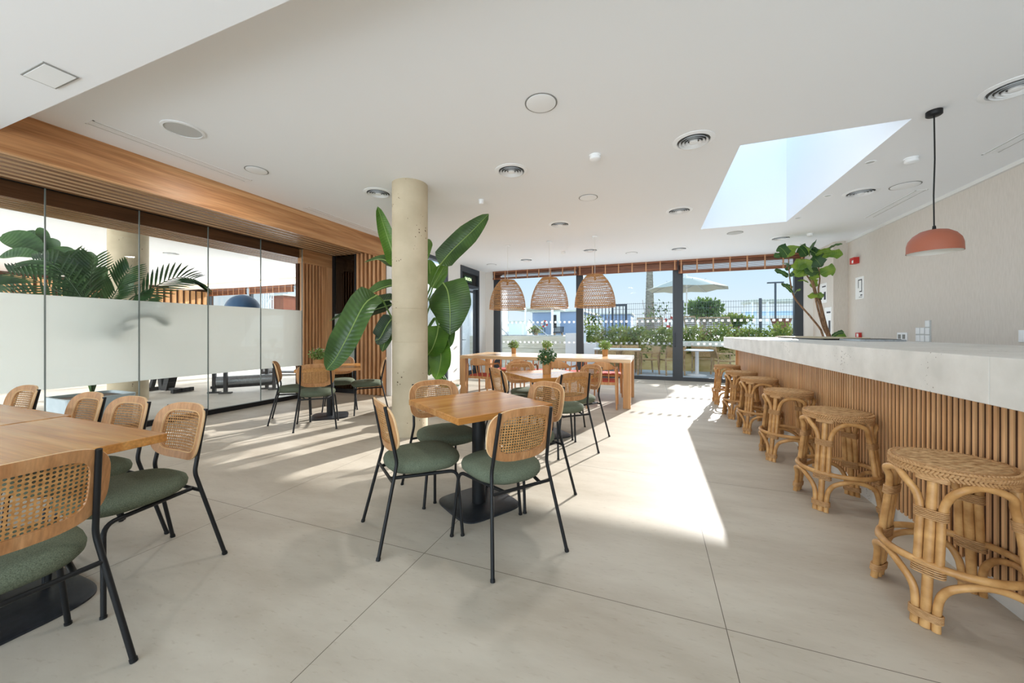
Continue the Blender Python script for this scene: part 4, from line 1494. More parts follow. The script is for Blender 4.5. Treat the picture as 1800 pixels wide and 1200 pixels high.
t_ = thing('pendant_lamp', 'terracotta dome pendant lamp hanging over the bar on a dark cord', 'lamp', (2.19, 4.11, CZ))
MB().lathe([(0.05, 0), (0.05, -0.035), (0.045, -0.04)], 28).build('ceiling_canopy', 'black', t_)
MB().tube([(0, 0, -0.03), (0.004, 0, -0.4), (-0.002, 0.002, -0.7), (0, 0, -0.985)], 0.005, 8).build('cord', 'black', t_)
MB().lathe([(0.010, -0.955), (0.013, -0.99)], 16).build('cord_grip', 'black', t_)
pr_ = [(0.012, -0.985), (0.05, -0.99), (0.085, -1.0), (0.125, -1.03), (0.152, -1.07), (0.162, -1.11), (0.164, -1.175)]
sh = MB().lathe(pr_, 48, caps=False).build('lamp_shade', 'terracotta', t_, ang=1.2)
MB().lathe([(max(0.004, r_ - 0.004), z - 0.004 if z > -1.17 else z) for r_, z in pr_], 48, caps=False).build('shade_lining', 'lamp_inside', sh, ang=1.2)
MB().lathe([(0.018, -1.0), (0.03, -1.05), (0.036, -1.09), (0.02, -1.12)], 20).build('bulb', 'lamp_inside', t_)

# ================================================================== BANANA-LEAVED PLANT BEHIND THE COLUMN
def pprof(t):
    return max(0.03, min(1.0, (t / 0.12) ** 0.6) * min(1.0, ((1.0 - t) / 0.42) ** 0.55))


base = Vector((-3.0, 5.05, 0))
bp_ = thing('bird_of_paradise_plant', 'tall plant with large banana-like leaves behind the concrete column', 'plant', base)


def loc(p):
    return p - base


MB().lathe([(0.15, 0), (0.2, 0.42), (0.185, 0.42), (0.18, 0.38)], 36).build('pot', 'pot_white', bp_)
MB().lathe([(0.182, 0.375), (0.182, 0.38)], 24).build('soil', 'soil', bp_)
root = Vector((0, 0, 0.38))


def big_leaf(pts, width, normal, mat, stalk=None, fold=0.25, droop=0.0, n=16, sr=0.011):
    P = [loc(at(*p)) for p in pts]
    st = [root + Vector((rnd.uniform(-.07, .07), rnd.uniform(-.07, .07), 0))]
    if stalk:
        st += [loc(at(*p)) for p in stalk]
    st.append(P[0])
    lf = MB().leaf(P, width, normal, fold, n, pprof, droop).build('leaf', mat, bp_, ang=2.0)
    rb = crom(P, n)
    MB().tube([p + nrm(Vector(normal)) * 0.002 for p in rb], [0.008 * (1 - i / len(rb)) + 0.002 for i in range(len(rb))], 6).build('midrib', 'leaf_rib', lf)
    MB().tube(crom(st, 18), sr, 8).build('stalk', 'stem', lf)


VIEW = Vector((0.5, -0.85, 0.1))       # roughly towards the room
# left of the column
big_leaf([(697, 470, 5.0), (689, 440, 5.0), (676, 400, 5.0), (664, 363, 5.05)], 0.20, (0.3, -0.9, 0.3), 'leaf_b', [(715, 560, 5.2)], 0.5)
big_leaf([(696, 470, 5.15), (672, 456, 5.2), (640, 461, 5.25)], 0.22, (0.2, -0.5, 0.9), 'leaf_a', [(712, 540, 5.25)], 0.3)
big_leaf([(700, 500, 5.1), (672, 506, 5.0), (637, 524, 4.95)], 0.30, (0.2, -0.45, 0.9), 'leaf_a', [(716, 560, 5.2)], 0.3)
big_leaf([(662, 519, 4.6), (640, 536, 4.45), (612, 590, 4.35), (590, 630, 4.32), (574, 650, 4.32)], 0.32, (0.55, -0.75, 0.35), 'leaf_a', [(712, 585, 5.2), (690, 560, 4.95), (674, 530, 4.7)], 0.5)
big_leaf([(700, 525, 5.2), (660, 532, 5.2), (620, 548, 5.25), (579, 564, 5.3)], 0.28, (0.1, -0.5, 0.9), 'leaf_dark', [(716, 570, 5.25)], 0.35)
big_leaf([(690, 535, 5.3), (650, 548, 5.35), (604, 572, 5.4)], 0.26, (0.1, -0.9, 0.5), 'leaf_dark', [(714, 575, 5.3)], 0.35)
big_leaf([(692, 556, 5.1), (680, 572, 5.05), (668, 594, 5.0), (659, 598, 5.0)], 0.24, (0.4, -0.8, 0.2), 'leaf_dark', [(706, 590, 5.2)], 0.3)
big_leaf([(690, 565, 5.15), (681, 586, 5.1), (672, 618, 5.1)], 0.20, (0.4, -0.9, 0.1), 'leaf_a', [(706, 600, 5.2)], 0.3)
# right of the column
big_leaf([(773, 466, 5.1), (795, 440, 5.1), (830, 406, 5.12), (859, 376, 5.15)], 0.30, (-0.15, -0.85, -0.5), 'leaf_a', [(745, 560, 5.2), (758, 502, 5.15)], 0.35)
big_leaf([(760, 506, 5.2), (772, 484, 5.2), (784, 462, 5.25)], 0.26, (0.1, -0.95, 0.2), 'leaf_b', [(746, 570, 5.2)], 0.2)
big_leaf([(757, 500, 5.35), (756, 478, 5.4), (754, 456, 5.45)], 0.24, (0.3, -0.9, 0.2), 'leaf_b', [(742, 570, 5.25)], 0.2)
big_leaf([(779, 497, 4.95), (787, 512, 4.88), (791, 545, 4.82), (791, 588, 4.82)], 0.56, (0.3, -0.9, 0.25), 'leaf_a', [(748, 590, 5.2), (762, 520, 5.1)], 0.12, 0.35)
big_leaf([(771, 572, 5.0), (768, 590, 4.95), (760, 612, 4.92), (752, 624, 4.92)], 0.34, (0.3, -0.9, 0.2), 'leaf_b', [(748, 610, 5.2), (765, 560, 5.1)], 0.25)
big_leaf([(770, 573, 5.0), (784, 584, 4.97), (791, 610, 4.95)], 0.28, (0.1, -0.95, 0.2), 'leaf_a', [(748, 605, 5.2), (762, 560, 5.1)], 0.25)
big_leaf([(769, 604, 5.0), (775, 622, 4.97), (773, 645, 4.95), (766, 667, 4.95)], 0.30, (0.3, -0.9, 0.1), 'leaf_b', [(745, 620, 5.2), (762, 590, 5.1)], 0.35)
big_leaf([(768, 604, 5.1), (760, 630, 5.1), (754, 660, 5.1)], 0.20, (0.3, -0.9, 0.1), 'leaf_a', [(745, 625, 5.2), (760, 595, 5.15)], 0.35)
# leaves on the window side of the plant
big_leaf([(735, 470, 5.5), (745, 440, 5.7), (750, 420, 5.9)], 0.3, (0.1, -0.7, 0.6), 'leaf_b', [(735, 560, 5.3)], 0.3)
big_leaf([(720, 480, 5.5), (700, 455, 5.8), (690, 450, 6.0)], 0.3, (0.1, -0.6, 0.7), 'leaf_a', [(728, 560, 5.3)], 0.3)

# ================================================================== FIG TREE IN THE CORNER
fb = Vector((3.12, 8.82, 0))
fig = thing('fiddle_leaf_fig', 'fiddle leaf fig with bare stems in the far right corner behind the bar', 'plant', fb)
MB().lathe([(0.17, 0), (0.22, 0.5), (0.2, 0.5), (0.195, 0.46)], 32).build('pot', 'pot_white', fig)
MB().lathe([(0.197, 0.455), (0.197, 0.46)], 24).build('soil', 'soil', fig)
DF = 7.12


def fp(u, v, dd=0.0):
    return at(u, v, DF + dd) - fb


def stem(pts, r0, r1):
    P = crom([fp(*p) if not isinstance(p, Vector) else p for p in pts], 24)
    n_ = len(P)
    MB().tube(P, [r0 + (r1 - r0) * i / n_ for i in range(n_)], 8).build('stem', 'bark', fig)


stem([Vector((0, -0.02, 0.45)), (1459, 600), (1449, 570, -0.02), (1442, 540), (1436, 520), (1431, 500, 0.05), (1421, 470)], 0.030, 0.010)
stem([Vector((-0.03, 0, 0.45)), (1456, 600), (1447, 575, 0.05), (1437, 540, 0.03), (1428, 500, -0.05), (1416, 480), (1408, 455)], 0.024, 0.009)
stem([Vector((0.02, 0.01, 0.45)), (1460, 600, 0.05), (1452, 570, 0.05), (1439, 515), (1441, 490, 0.05), (1437, 455)], 0.022, 0.009)
stem([Vector((-0.05, 0.03, 0.45)), (1447, 592, 0.05), (1430, 563), (1410, 540), (1396, 522), (1390, 500), (1387, 475), (1386, 450)], 0.020, 0.008)


def fig_leaf(u0, v0, u1, v1, w, mat, nv=(-0.3, -0.9, 0.35), d0=0.0, d1=-0.1, fold=0.2):
    a, b = fp(u0, v0, d0), fp(u1, v1, d1)
    mid = (a + b) / 2 + Vector((0, 0, 0.02)) + Vector(nv) * 0.02

    def prof(t):
        fid = 0.55 + 0.12 * math.sin(6.28 * t * 1.2 + 0.6) + 0.5 * t          # waisted, broad towards the tip
        return max(0.04, min(1.0, (t / 0.1) ** 0.6) * min(1.0, ((1 - t) / 0.22) ** 0.6) * min(1.0, fid))
    m_ = MB().leaf([a, mid, b], w, nv, fold, 14, prof, 0.1)
    ph = rnd.random() * 6
    m_.v = [(x, y, z + (0.005 * math.sin(i * 0.9 + ph) if i % 5 in (0, 4) else 0)) for i, (x, y, z) in enumerate(m_.v)]
    lf = m_.build('leaf', mat, fig, ang=2.0)
    P = crom([a, mid, b], 8)
    MB().tube([p + nrm(Vector(nv)) * 0.001 for p in P], [0.004 * (1 - i / len(P)) + 0.001 for i in range(len(P))], 5).build('midrib', 'leaf_rib', lf)


for q in [(1386, 452, 1368, 433, .26, 'leaf_fig_dark'), (1386, 455, 1390, 430, .0, None), (1385, 452, 1396, 431, .26, 'leaf_fig'), (1384, 450, 1360, 451, .14, 'leaf_fig_dark'),
          (1387, 475, 1379, 462, .14, 'leaf_fig_dark'), (1386, 486, 1361, 475, .12, 'leaf_fig_dark'), (1389, 480, 1393, 486, .10, 'leaf_fig_dark'),
          (1392, 508, 1380, 503, .12, 'leaf_fig_dark'), (1394, 515, 1373, 498, .07, 'leaf_fig_dark'), (1397, 516, 1407, 510, .08, 'leaf_fig'),
          (1412, 455, 1402, 475, .28, 'leaf_fig'), (1416, 455, 1412, 486, .30, 'leaf_fig'), (1420, 470, 1397, 486, .22, 'leaf_fig'),
          (1418, 450, 1404, 434, .24, 'leaf_fig_dark'), (1424, 448, 1412, 432, .24, 'leaf_fig'), (1428, 445, 1434, 426, .22, 'leaf_fig_dark'),
          (1425, 440, 1441, 455, .28, 'leaf_fig_dark'), (1428, 452, 1443, 467, .28, 'leaf_fig_dark'), (1432, 448, 1462, 441, .16, 'leaf_fig'),
          (1440, 450, 1482, 447, .20, 'leaf_fig'), (1450, 441, 1481, 428, .06, 'leaf_fig_dark'), (1436, 470, 1444, 452, .24, 'leaf_fig_dark'),
          (1442, 482, 1469, 473, .26, 'leaf_fig'), (1440, 478, 1415, 480, .24, 'leaf_fig_dark'), (1433, 490, 1430, 506, .14, 'leaf_fig'),
          (1421, 496, 1402, 494, .06, 'leaf_fig'), (1437, 515, 1425, 525, .16, 'leaf_fig'), (1438, 516, 1444, 524, .12, 'leaf_fig'),
          (1440, 526, 1448, 521, .12, 'leaf_fig_dark'), (1434, 480, 1430, 492, .18, 'leaf_fig'), (1462, 592, 1484, 583, .10, 'leaf_fig_dark'), (1464, 594, 1488, 592, .14, 'leaf_fig')]:
    if q[5]:
        fig_leaf(*q, nv=(-0.35 + rnd.uniform(-.2, .2), -0.85, 0.3 + rnd.uniform(-.25, .3)), d0=rnd.uniform(-.05, .12), d1=rnd.uniform(-.2, .1))

# ================================================================== GYM CONTENTS
pl = thing('gym_palm', 'big planter of palm fronds and broad leaves pressed against the gym side of the glass', 'plant', (-7.05, 2.62, 0))
gb = Vector((-7.05, 2.62, 0))
m = MB()
m.rings([[Vector((x, y, z)) for x, y in sup(s_, s_, 8, 32)] for s_, z in ((0.30, 0), (0.34, 0.42), (0.31, 0.42), (0.30, 0.38))])
m.build('planter', 'pot_grey', pl, smooth=False)
MB().box(-0.3, 0.3, -0.3, 0.3, 0.36, 0.385).build('soil', 'soil', pl, smooth=False)


def frond(pts, length, n_=16, w=0.03, mat='leaf_palm', nv=(0.6, -0.5, 0.6), spread=0.9):
    P = []
    for (u_, v_, D_) in pts:
        rx = abs(at(u_, v_, 1.0).x)
        P.append(at(u_, v_, max(D_, 6.43 / rx)) - gb)
    P = crom([Vector((0, 0, 0.4))] + P, 30)
    m_ = MB()
    m_.tube(P, [0.008 * (1 - i / len(P)) + 0.002 for i in range(len(P))], 5)
    for k in range(n_):
        f = 0.42 + 0.56 * k / n_
        i = min(int(f * (len(P) - 1)), len(P) - 2)
        T = nrm(P[i + 1] - P[i])
        sd = nrm(T.cross(Vector(nv)))
        L = length * (0.55 + 0.6 * math.sin(math.pi * (k + 2) / (n_ + 3)))
        for sg_ in (-1, 1):
            d_ = nrm(T * (1.1 - 0.3 * (1 - f)) + sd * sg_ * spread)
            a = P[i]
            m_.leaf([a, a + d_ * L * 0.5, a + d_ * L + Vector((0, 0, -0.06 * L))], w, nv, 0.2, 4)
    m_.v = [(min(a, XG - 0.03 - gb.x), b, c_) for a, b, c_ in m_.v]
    m_.build('frond', mat, pl, ang=2.0)


for pts, L in (([(215, 545, 4.75), (258, 512, 4.7), (310, 488, 4.7), (350, 492, 4.7)], 0.40),
               ([(160, 560, 4.85), (140, 500, 4.9), (120, 440, 4.95)], 0.30),
               ([(165, 560, 4.9), (160, 500, 4.95), (165, 445, 5.0)], 0.28),
               ([(180, 560, 4.9), (205, 510, 5.0), (232, 465, 5.1)], 0.28),
               ([(150, 560, 4.7), (80, 500, 4.6), (5, 478, 4.5)], 0.32),
               ([(150, 560, 4.75), (70, 520, 4.7), (-10, 515, 4.6)], 0.32),
               ([(160, 560, 4.7), (100, 470, 4.7), (50, 455, 4.7)], 0.28),
               ([(190, 575, 4.9), (230, 545, 5.0), (270, 520, 5.1)], 0.25),
               ([(180, 590, 4.55), (230, 550, 4.45), (285, 555, 4.4)], 0.26),
               ([(165, 600, 4.6), (140, 570, 4.55), (82, 545, 4.5)], 0.25),
               ([(165, 610, 4.62), (190, 585, 4.55), (218, 570, 4.52)], 0.16),
               ([(160, 608, 4.6), (130, 588, 4.56), (106, 594, 4.54)], 0.12)):
    frond(pts, L)


def broad(u0, v0, u1, v1, D0, D1, w, nv=(0.6, -0.6, 0.4)):
    a, b = at(u0, v0, D0) - gb, at(u1, v1, D1) - gb
    mid = (a + b) / 2 + Vector((0, 0, 0.05))
    lf = MB().leaf([a, mid, b], w, nv, 0.25, 10).build('leaf', 'leaf_fig_dark', pl, ang=2.0)
    MB().tube(crom([Vector((0, 0, 0.4)), (Vector((0, 0, 0.9)) + a) / 2, a], 14), 0.007, 6).build('stalk', 'stem', lf)


for q in [(75, 445, 2, 415, 5.1, 5.0, .30), (80, 440, 35, 412, 5.2, 5.2, .25), (85, 440, 68, 400, 5.2, 5.2, .13), (90, 450, 90, 418, 5.2, 5.2, .22), (120, 480, 92, 435, 5.2, 5.1, .36),
          (150, 490, 125, 440, 5.2, 5.1, .36), (150, 480, 172, 452, 5.3, 5.3, .30), (150, 480, 155, 444, 5.4, 5.4, .3), (70, 450, 0, 452, 5.0, 4.9, .16), (120, 480, 35, 475, 5.1, 5.0, .26),
          (170, 510, 188, 470, 5.3, 5.3, .2), (215, 520, 240, 485, 5.2, 5.2, .2), (140, 520, 145, 470, 5.2, 5.2, .3)]:
    broad(*q)

g0 = at(425, 680, 8.2)
fm = thing('exercise_machine', 'gym machine with grey roller between black posts seen below the frosted band', 'gym equipment', (g0.x, g0.y, 0), R(38))
for x, y in ((-0.45, -0.16), (-0.20, -0.30), (0.40, 0.16), (0.58, 0.02)):
    MB().box(x - 0.03, x + 0.03, y - 0.03, y + 0.03, 0.03, 1.35).build('post', 'rubber', fm, smooth=False)
    MB().box(x - 0.11, x + 0.11, y - 0.04, y + 0.04, 0.0, 0.03).build('foot', 'rubber', fm, smooth=False)
m = MB()
m.tube([(-0.42, -0.15, 0.24), (0.52, 0.12, 0.24)], 0.10, 20)
m.build('roller', 'steel', fm)
MB().bar((-0.5, -0.2, 0.12), (0.6, 0.12, 0.12), 0.05, 0.05).build('base_beam', 'rubber', fm, smooth=False)
MB().box(-0.5, 0.62, -0.33, 0.2, 1.35, 1.41).build('top_shelf', 'upholstery', fm, smooth=False)
gbp = at(427, 545, 7.9)
t_ = thing('exercise_ball', 'blue exercise ball above the frosted band in the gym', 'exercise ball', (gbp.x, gbp.y, 1.41 + 0.325), 0)
m = MB()
pr2 = [(0.325 * math.sin(math.pi * k / 24) + 0.0005, -0.325 * math.cos(math.pi * k / 24)) for k in range(25)]
m.lathe(pr2, 40, caps=False)
m.build('shell', 'ball', t_, ang=2.0)
fm.location = (gbp.x, gbp.y, 0)
g1 = at(292, 684, 7.8)
wb = thing('weight_bench', 'black padded weight bench behind the glass below the frosted band', 'gym equipment', (g1.x, g1.y, 0), R(8))
MB().rings([[Vector((x, y, z)) for x, y in sup(0.50 * k, 0.17 * k, 6, 32)] for k, z in ((0.96, 0.36), (1, 0.38), (1, 0.45), (0.95, 0.47))]).build('seat_pad', 'upholstery', wb)
MB().bar((-0.3, 0, 0.36), (-0.42, 0, 0.05), 0.07, 0.07).bar((0.15, 0, 0.36), (0.05, 0, 0.05), 0.16, 0.12).bar((-0.1, 0, 0.36), (-0.05, 0, 0.05), 0.14, 0.1).build('frame', 'rubber', wb, smooth=False)
MB().bar((-0.1, 0, 0.06), (0.5, 0, 0.06), 0.08, 0.06).bar((0.45, -0.2, 0.05), (0.45, 0.2, 0.05), 0.07, 0.08).bar((-0.42, -0.2, 0.04), (-0.42, 0.2, 0.04), 0.06, 0.07).build('base_feet', 'rubber', wb, smooth=False)
g2 = at(500, 655, 11.0)
wr = thing('weight_rack', 'low black weight rack seen through the glass behind the far left table', 'gym equipment', (g2.x, g2.y, 0), 0.3)
MB().box(-0.6, 0.6, -0.2, 0.2, 0.06, 0.10).box(-0.6, 0.6, -0.2, 0.2, 0.4, 0.44).build('shelf', 'rubber', wr, smooth=False)
for x in (-0.55, 0.55):
    MB().box(x - 0.03, x + 0.03, -0.2, 0.2, 0, 0.9).build('side_frame', 'rubber', wr, smooth=False)

# ================================================================== OUTSIDE
struct('ground_terrace', 'grey paved terrace outside the glazed front', 'terrace',
       MB().box(-30, 14, YF + 0.02, 13.6, -0.25, -0.03), 'terrace', smooth=False)
struct('ground_upper', 'pale upper garden level beyond the retaining wall', 'ground',
       MB().box(-90, 90, 13.75, 200, -0.2, 0.86), 'ground', smooth=False)
struct('wall_retaining', 'yellow stone retaining wall under the hedge', 'wall',
       MB().box(-2.35, 12, 13.45, 13.75, -0.2, 0.80), 'stone_wall', smooth=False)
m = MB()
for k in range(6):
    m.box(-26, -2.75, 12.55, 12.85, -0.2 + 0.22 * k, 0.012 + 0.22 * k)
struct('wall_planked', 'low cream wall with horizontal joints outside the leftmost bay', 'wall', m, 'render_wall', smooth=False)
struct('ground_pool_deck', 'raised deck behind the cream wall', 'ground', MB().box(-26, -2.75, 12.85, 20, 0.6, 1.10), 'ground', smooth=False)
struct('wall_white_pier', 'white square pier between the cream wall and the hedge', 'wall',
       MB().box(-2.75, -2.2, 12.3, 13.2, -0.2, 1.22).box(-2.2, -1.75, 12.5, 13.2, -0.2, 0.88), 'white_out', smooth=False)

# balustrade on the cream wall
bl = thing('glass_balustrade', 'glass balustrade with slanting steel stays above the cream wall', 'balustrade', (-6, 13.1, 1.10))
for k in range(4):
    x = 2.9 - 1.5 * k
    MB().box(x - 1.4, x, -0.006, 0.006, 0.04, 0.55).build('glass_panel', 'partition_glass', bl, smooth=False)
for k in range(4):
    x = 2.45 - 1.5 * k
    MB().tube([(x, -0.12, 0.02), (x - 0.75, 0.0, 0.62)], 0.018, 8).build('slanting_stay', 'steel', bl)
MB().box(-3.1, 2.95, -0.03, 0.03, 0.0, 0.05).build('base_rail', 'steel', bl, smooth=False)


def buoy(u, v, D, label, rb=0.19, tb=0.055):
    p = at(u, v, D)
    t__ = thing('lifebuoy', label, 'lifebuoy', p, 0.1)
    for k in range(8):
        a0, a1 = 2 * math.pi * k / 8, 2 * math.pi * (k + 1) / 8
        MB().tube([(rb * math.cos(a0 + (a1 - a0) * q / 5), 0, rb * math.sin(a0 + (a1 - a0) * q / 5)) for q in range(6)], tb, 10)\
            .build('ring_segment', 'red_paint' if k % 2 else 'buoy_white', t__)
    MB().tube([(0, 0.09, -(p.z - 0.86)), (0, 0.09, 0.25)], 0.025, 8).build('post', 'alu', t__)


buoy(957, 569, 23.0, 'red and white lifebuoy on a post behind the glass balustrade', 0.17, 0.055)
buoy(1178, 566, 15.2, 'red and white lifebuoy by the wire fence left of the door post')

# hedge of separate shrubs along the wall
rnd = random.Random(11)
GH = 'shrubs hanging over the stone wall'
for k in range(13):
    x = -2.0 + k * 0.82 + rnd.uniform(-.1, .1)
    hh = rnd.uniform(0.34, 0.46)
    t__ = thing('shrub', ['leafy yellow-green shrub spilling over the stone wall', 'leafy yellow-green shrub spilling over the stone wall'][0] , 'shrub', (x, 13.72, 0.80), 0, GH)
    m_ = MB()
    m_.cloud((0, 0.1, 0.30), (0.55, 0.42, hh), 1000, 0.085, rnd, shell=0.3)
    if k < 6:
        m_.cloud((0, -0.32, 0.05), (0.5, 0.10, 0.3 + 0.12 * (k % 3)), 260, 0.10, rnd, shell=0.2)
    m_.build('foliage', 'hedge', t__, smooth=False)
    m_ = MB()
    for q in range(7):
        a = rnd.random() * 6.28
        m_.tube([(0, 0.05, 0), (0.35 * math.cos(a), 0.05 + 0.25 * math.sin(a), 0.25), (0.5 * math.cos(a), 0.05 + 0.35 * math.sin(a), hh + 0.1)], 0.008, 5)
    m_.build('branches', 'bark', t__)
MB_ = MB().box(-0.9, 1.4, -0.2, 0.2, 0, 0.16)
tag(MB_.build('concrete_planter', 'concrete_out', None, smooth=False, loc=(1.75, 13.25, 0.80), bevel=0.01), 'long pale concrete trough along the hedge by the bar end', 'planter')

# wire mesh fence
wf = thing('wire_fence', 'tall wire mesh fence behind the hedge', 'fence', (0, 14.35, 0.86))
for x in (-1.4, 1.0, 3.35, 5.8):
    MB().box(x - 0.035, x + 0.035, -0.035, 0.035, 0, 1.52).build('post', 'alu', wf, smooth=False)
m = MB()
x = -1.4
while x < 5.8:
    m.box(x - 0.003, x + 0.003, -0.003, 0.003, 0.02, 1.48)
    x += 0.075
for k in range(8):
    m.box(-1.4, 5.8, -0.004, 0.004, 0.04 + 0.2 * k, 0.05 + 0.2 * k)
m.build('wire_mesh', 'alu', wf, smooth=False)
gt = thing('bar_gate', 'dark vertical bar gate behind the rightmost rattan lamp', 'gate', (-1.75, 15.2, 0.86))
MB().box(-1.15, -1.05, -0.04, 0.04, 0, 1.5).box(0.75, 0.82, -0.04, 0.04, 0, 1.5).box(-1.1, 0.8, -0.03, 0.03, 1.42, 1.5).box(-1.1, 0.8, -0.03, 0.03, 0.05, 0.12).build('frame', 'alu', gt, smooth=False)
for k in range(13):
    x = -0.95 + k * 0.135
    MB().box(x - 0.016, x + 0.016, -0.016, 0.016, 0.1, 1.44).build('bar', 'alu', gt, smooth=False)

# terrace furniture
GTC = 'woven terrace chairs'


def make_terrace_chair():
    t__ = thing('terrace_chair', 'x', 'chair', (0, 0, 0), 0, GTC)
    MB().box(-0.25, 0.25, -0.24, 0.26, 0.42, 0.46).build('seat', 'woven_out', t__, smooth=False, bevel=0.01)
    MB().rings([[Vector((x * (1 + 0.05 * (z - 0.45)), -0.25 - 0.1 * (z - 0.45) / 0.4 + q, z)) for (x, q) in ((-0.26, -0.012), (0.26, -0.012), (0.26, 0.012), (-0.26, 0.012))]
                for z in (0.52, 0.65, 0.84)]).build('backrest', 'woven_out', t__, smooth=False)
    for s_ in (-1, 1):
        MB().bar((0.27 * s_, 0.25, 0), (0.27 * s_, 0.24, 0.64), 0.035, 0.035).build('leg', 'teak', t__, smooth=False)
        MB().bar((0.27 * s_, -0.30, 0), (0.27 * s_, -0.26, 0.5), 0.035, 0.035).bar((0.27 * s_, -0.26, 0.5), (0.27 * s_, -0.35, 0.86), 0.035, 0.035).build('leg', 'teak', t__, smooth=False)
        MB().box(0.27 * s_ - 0.025, 0.27 * s_ + 0.025, -0.30, 0.28, 0.64, 0.665).build('armrest', 'teak', t__, smooth=False)
    return t__


tch, tused = make_terrace_chair(), [False]
for u, D, rz, lb in ((1136, 11.5, -70, 'terrace chair seen side-on just right of the long indoor table'),
                     (1180, 11.2, 200, 'terrace chair just left of the sliding door post'),
                     (1274, 10.9, 100, 'terrace chair right of the round white outdoor table'),
                     (1236, 11.75, 165, 'terrace chair behind the round white outdoor table'),
                     (1072, 12.4, -5, 'terrace chair behind the left half of the long outdoor table'),
                     (1106, 12.3, 0, 'terrace chair behind the right half of the long outdoor table')):
    p = at(u, 640, D)
    place(tch, tused, (p.x, p.y, -0.03), R(180 + rz), lb, GTC)
p = at(1212, 640, 11.0)
tt = thing('terrace_table', 'round white topped outdoor table on a pale pedestal behind the bar end', 'table', (p.x + 0.2, p.y, -0.03))
MB().lathe([(0.42, 0.735), (0.44, 0.745), (0.44, 0.765), (0.42, 0.77)], 40).build('tabletop', 'white_out', tt)
MB().lathe([(0.05, 0.0), (0.05, 0.735)], 20).build('pedestal', 'white_out', tt)
MB().lathe([(0.26, 0.0), (0.26, 0.02), (0.06, 0.05)], 32).build('base', 'white_out', tt)
p = at(1085, 640, 11.6)
tt = thing('terrace_table', 'long pale outdoor table seen over the end of the indoor long table', 'table', (p.x, p.y, -0.03))
MB().box(-0.7, 0.7, -0.34, 0.34, 0.73, 0.77).build('tabletop', 'white_out', tt, smooth=False)
for x in (-0.63, 0.63):
    for y in (-0.28, 0.28):
        MB().box(x - 0.03, x + 0.03, y - 0.03, y + 0.03, 0, 0.73).build('leg', 'teak', tt, smooth=False)

# parasol
pp = at(1207, 583, 15.4)
um = thing('parasol', 'open pale parasol on a white pole beyond the hedge', 'parasol', (pp.x, pp.y, 0.86))
zc, zr, rr = 2.72, 2.16, 1.62
vs = [(0, 0, zc)]
fs = []
vs2, n8 = [], 8
for k in range(n8):
    a = 2 * math.pi * k / n8 + 0.2
    vs.append((rr * math.cos(a), rr * math.sin(a), zr))
m = MB()
loops = []
for f, in ((0.02,), (0.25,), (0.5,), (0.75,), (1.0,)):
    L = []
    for k in range(48):
        a = 2 * math.pi * k / 48
        seg = (a / (2 * math.pi / n8)) % 1
        sc_ = math.cos(math.pi / n8) / math.cos((seg - 0.5) * 2 * math.pi / n8)
        z = zc - (zc - zr) * f ** 1.25 + 0.05 * f * (1 - abs(seg - 0.5) * 2)
        L.append(Vector((rr * f * sc_ * math.cos(a + 0.2), rr * f * sc_ * math.sin(a + 0.2), z)))
    loops.append(L)
m.rings(loops, caps=False)
cp = m.build('canopy', 'parasol', um, ang=0.3)
MB().tube([(0, 0, 0), (0, 0, zc + 0.08)], 0.025, 12).build('pole', 'white_out', um)
for k in range(n8):
    a = 2 * math.pi * k / n8 + 0.2
    MB().tube([(0, 0, zc - 0.02), (rr * 0.98 * math.cos(a), rr * 0.98 * math.sin(a), zr - 0.0)], 0.009, 5).build('rib', 'steel', um)
    MB().tube([(0, 0, zc - 0.5), (rr * 0.5 * math.cos(a), rr * 0.5 * math.sin(a), zc - 0.18)], 0.007, 5).build('strut', 'steel', um)
MB().box(-0.3, 0.3, -0.3, 0.3, 0, 0.06).build('base', 'concrete_out', um, smooth=False)

# loungers and benches on the upper level
GLN = 'slatted loungers on the upper level'
for u, v, D, rz, w_, lb in ((1142, 575, 16.2, 0.0, 1.05, 'raised lounger back behind the hedge in front of the palm trunk'),
                            (1260, 575, 15.6, 0.15, 1.2, 'raised lounger back behind the hedge right of the parasol pole'),
                            (1215, 575, 14.6, 0.1, 0.4, 'narrow lounger back behind the hedge beside the parasol pole'),
                            (982, 582, 15.0, 0.2, 0.5, 'dark lounger on the deck behind the glass balustrade')):
    p = at(u, v, D)
    zb = 0.86 if u > 1000 else 1.10
    t__ = thing('sun_lounger', lb, 'sun lounger', (p.x, p.y, zb + (0.26 if u > 1000 else 0.0)), rz, GLN)
    mt = 'lounger' if u > 1000 else 'upholstery'
    m_ = MB()
    for k in range(6):
        m_.bar((-w_ / 2, 0.06 * k, 0.30 + 0.075 * k), (w_ / 2, 0.06 * k, 0.30 + 0.075 * k), 0.055, 0.02, (0, -0.8, 0.6))
    m_.build('backrest', mt, t__, smooth=False)
    MB().bar((-w_ / 2, 0, 0.26), (-w_ / 2, 0.42, 0.78), 0.05, 0.05).bar((w_ / 2, 0, 0.26), (w_ / 2, 0.42, 0.78), 0.05, 0.05)\
        .bar((-w_ / 2, 0.4, 0.76), (w_ / 2, 0.4, 0.76), 0.08, 0.06).build('back_frame', 'teak' if u > 1000 else mt, t__, smooth=False)
    if u < 1000:
        t__.scale = (0.75, 0.75, 0.48)
    MB().box(-w_ / 2, w_ / 2, -1.2, 0.05, 0.24, 0.30).build('seat', mt, t__, smooth=False)
    for x in (-w_ / 2 + 0.05, w_ / 2 - 0.05):
        for y in (-1.1, 0.3):
            MB().box(x - 0.03, x + 0.03, y - 0.03, y + 0.03, -0.26 if u > 1000 else 0.0, 0.26).build('leg', 'teak', t__, smooth=False)

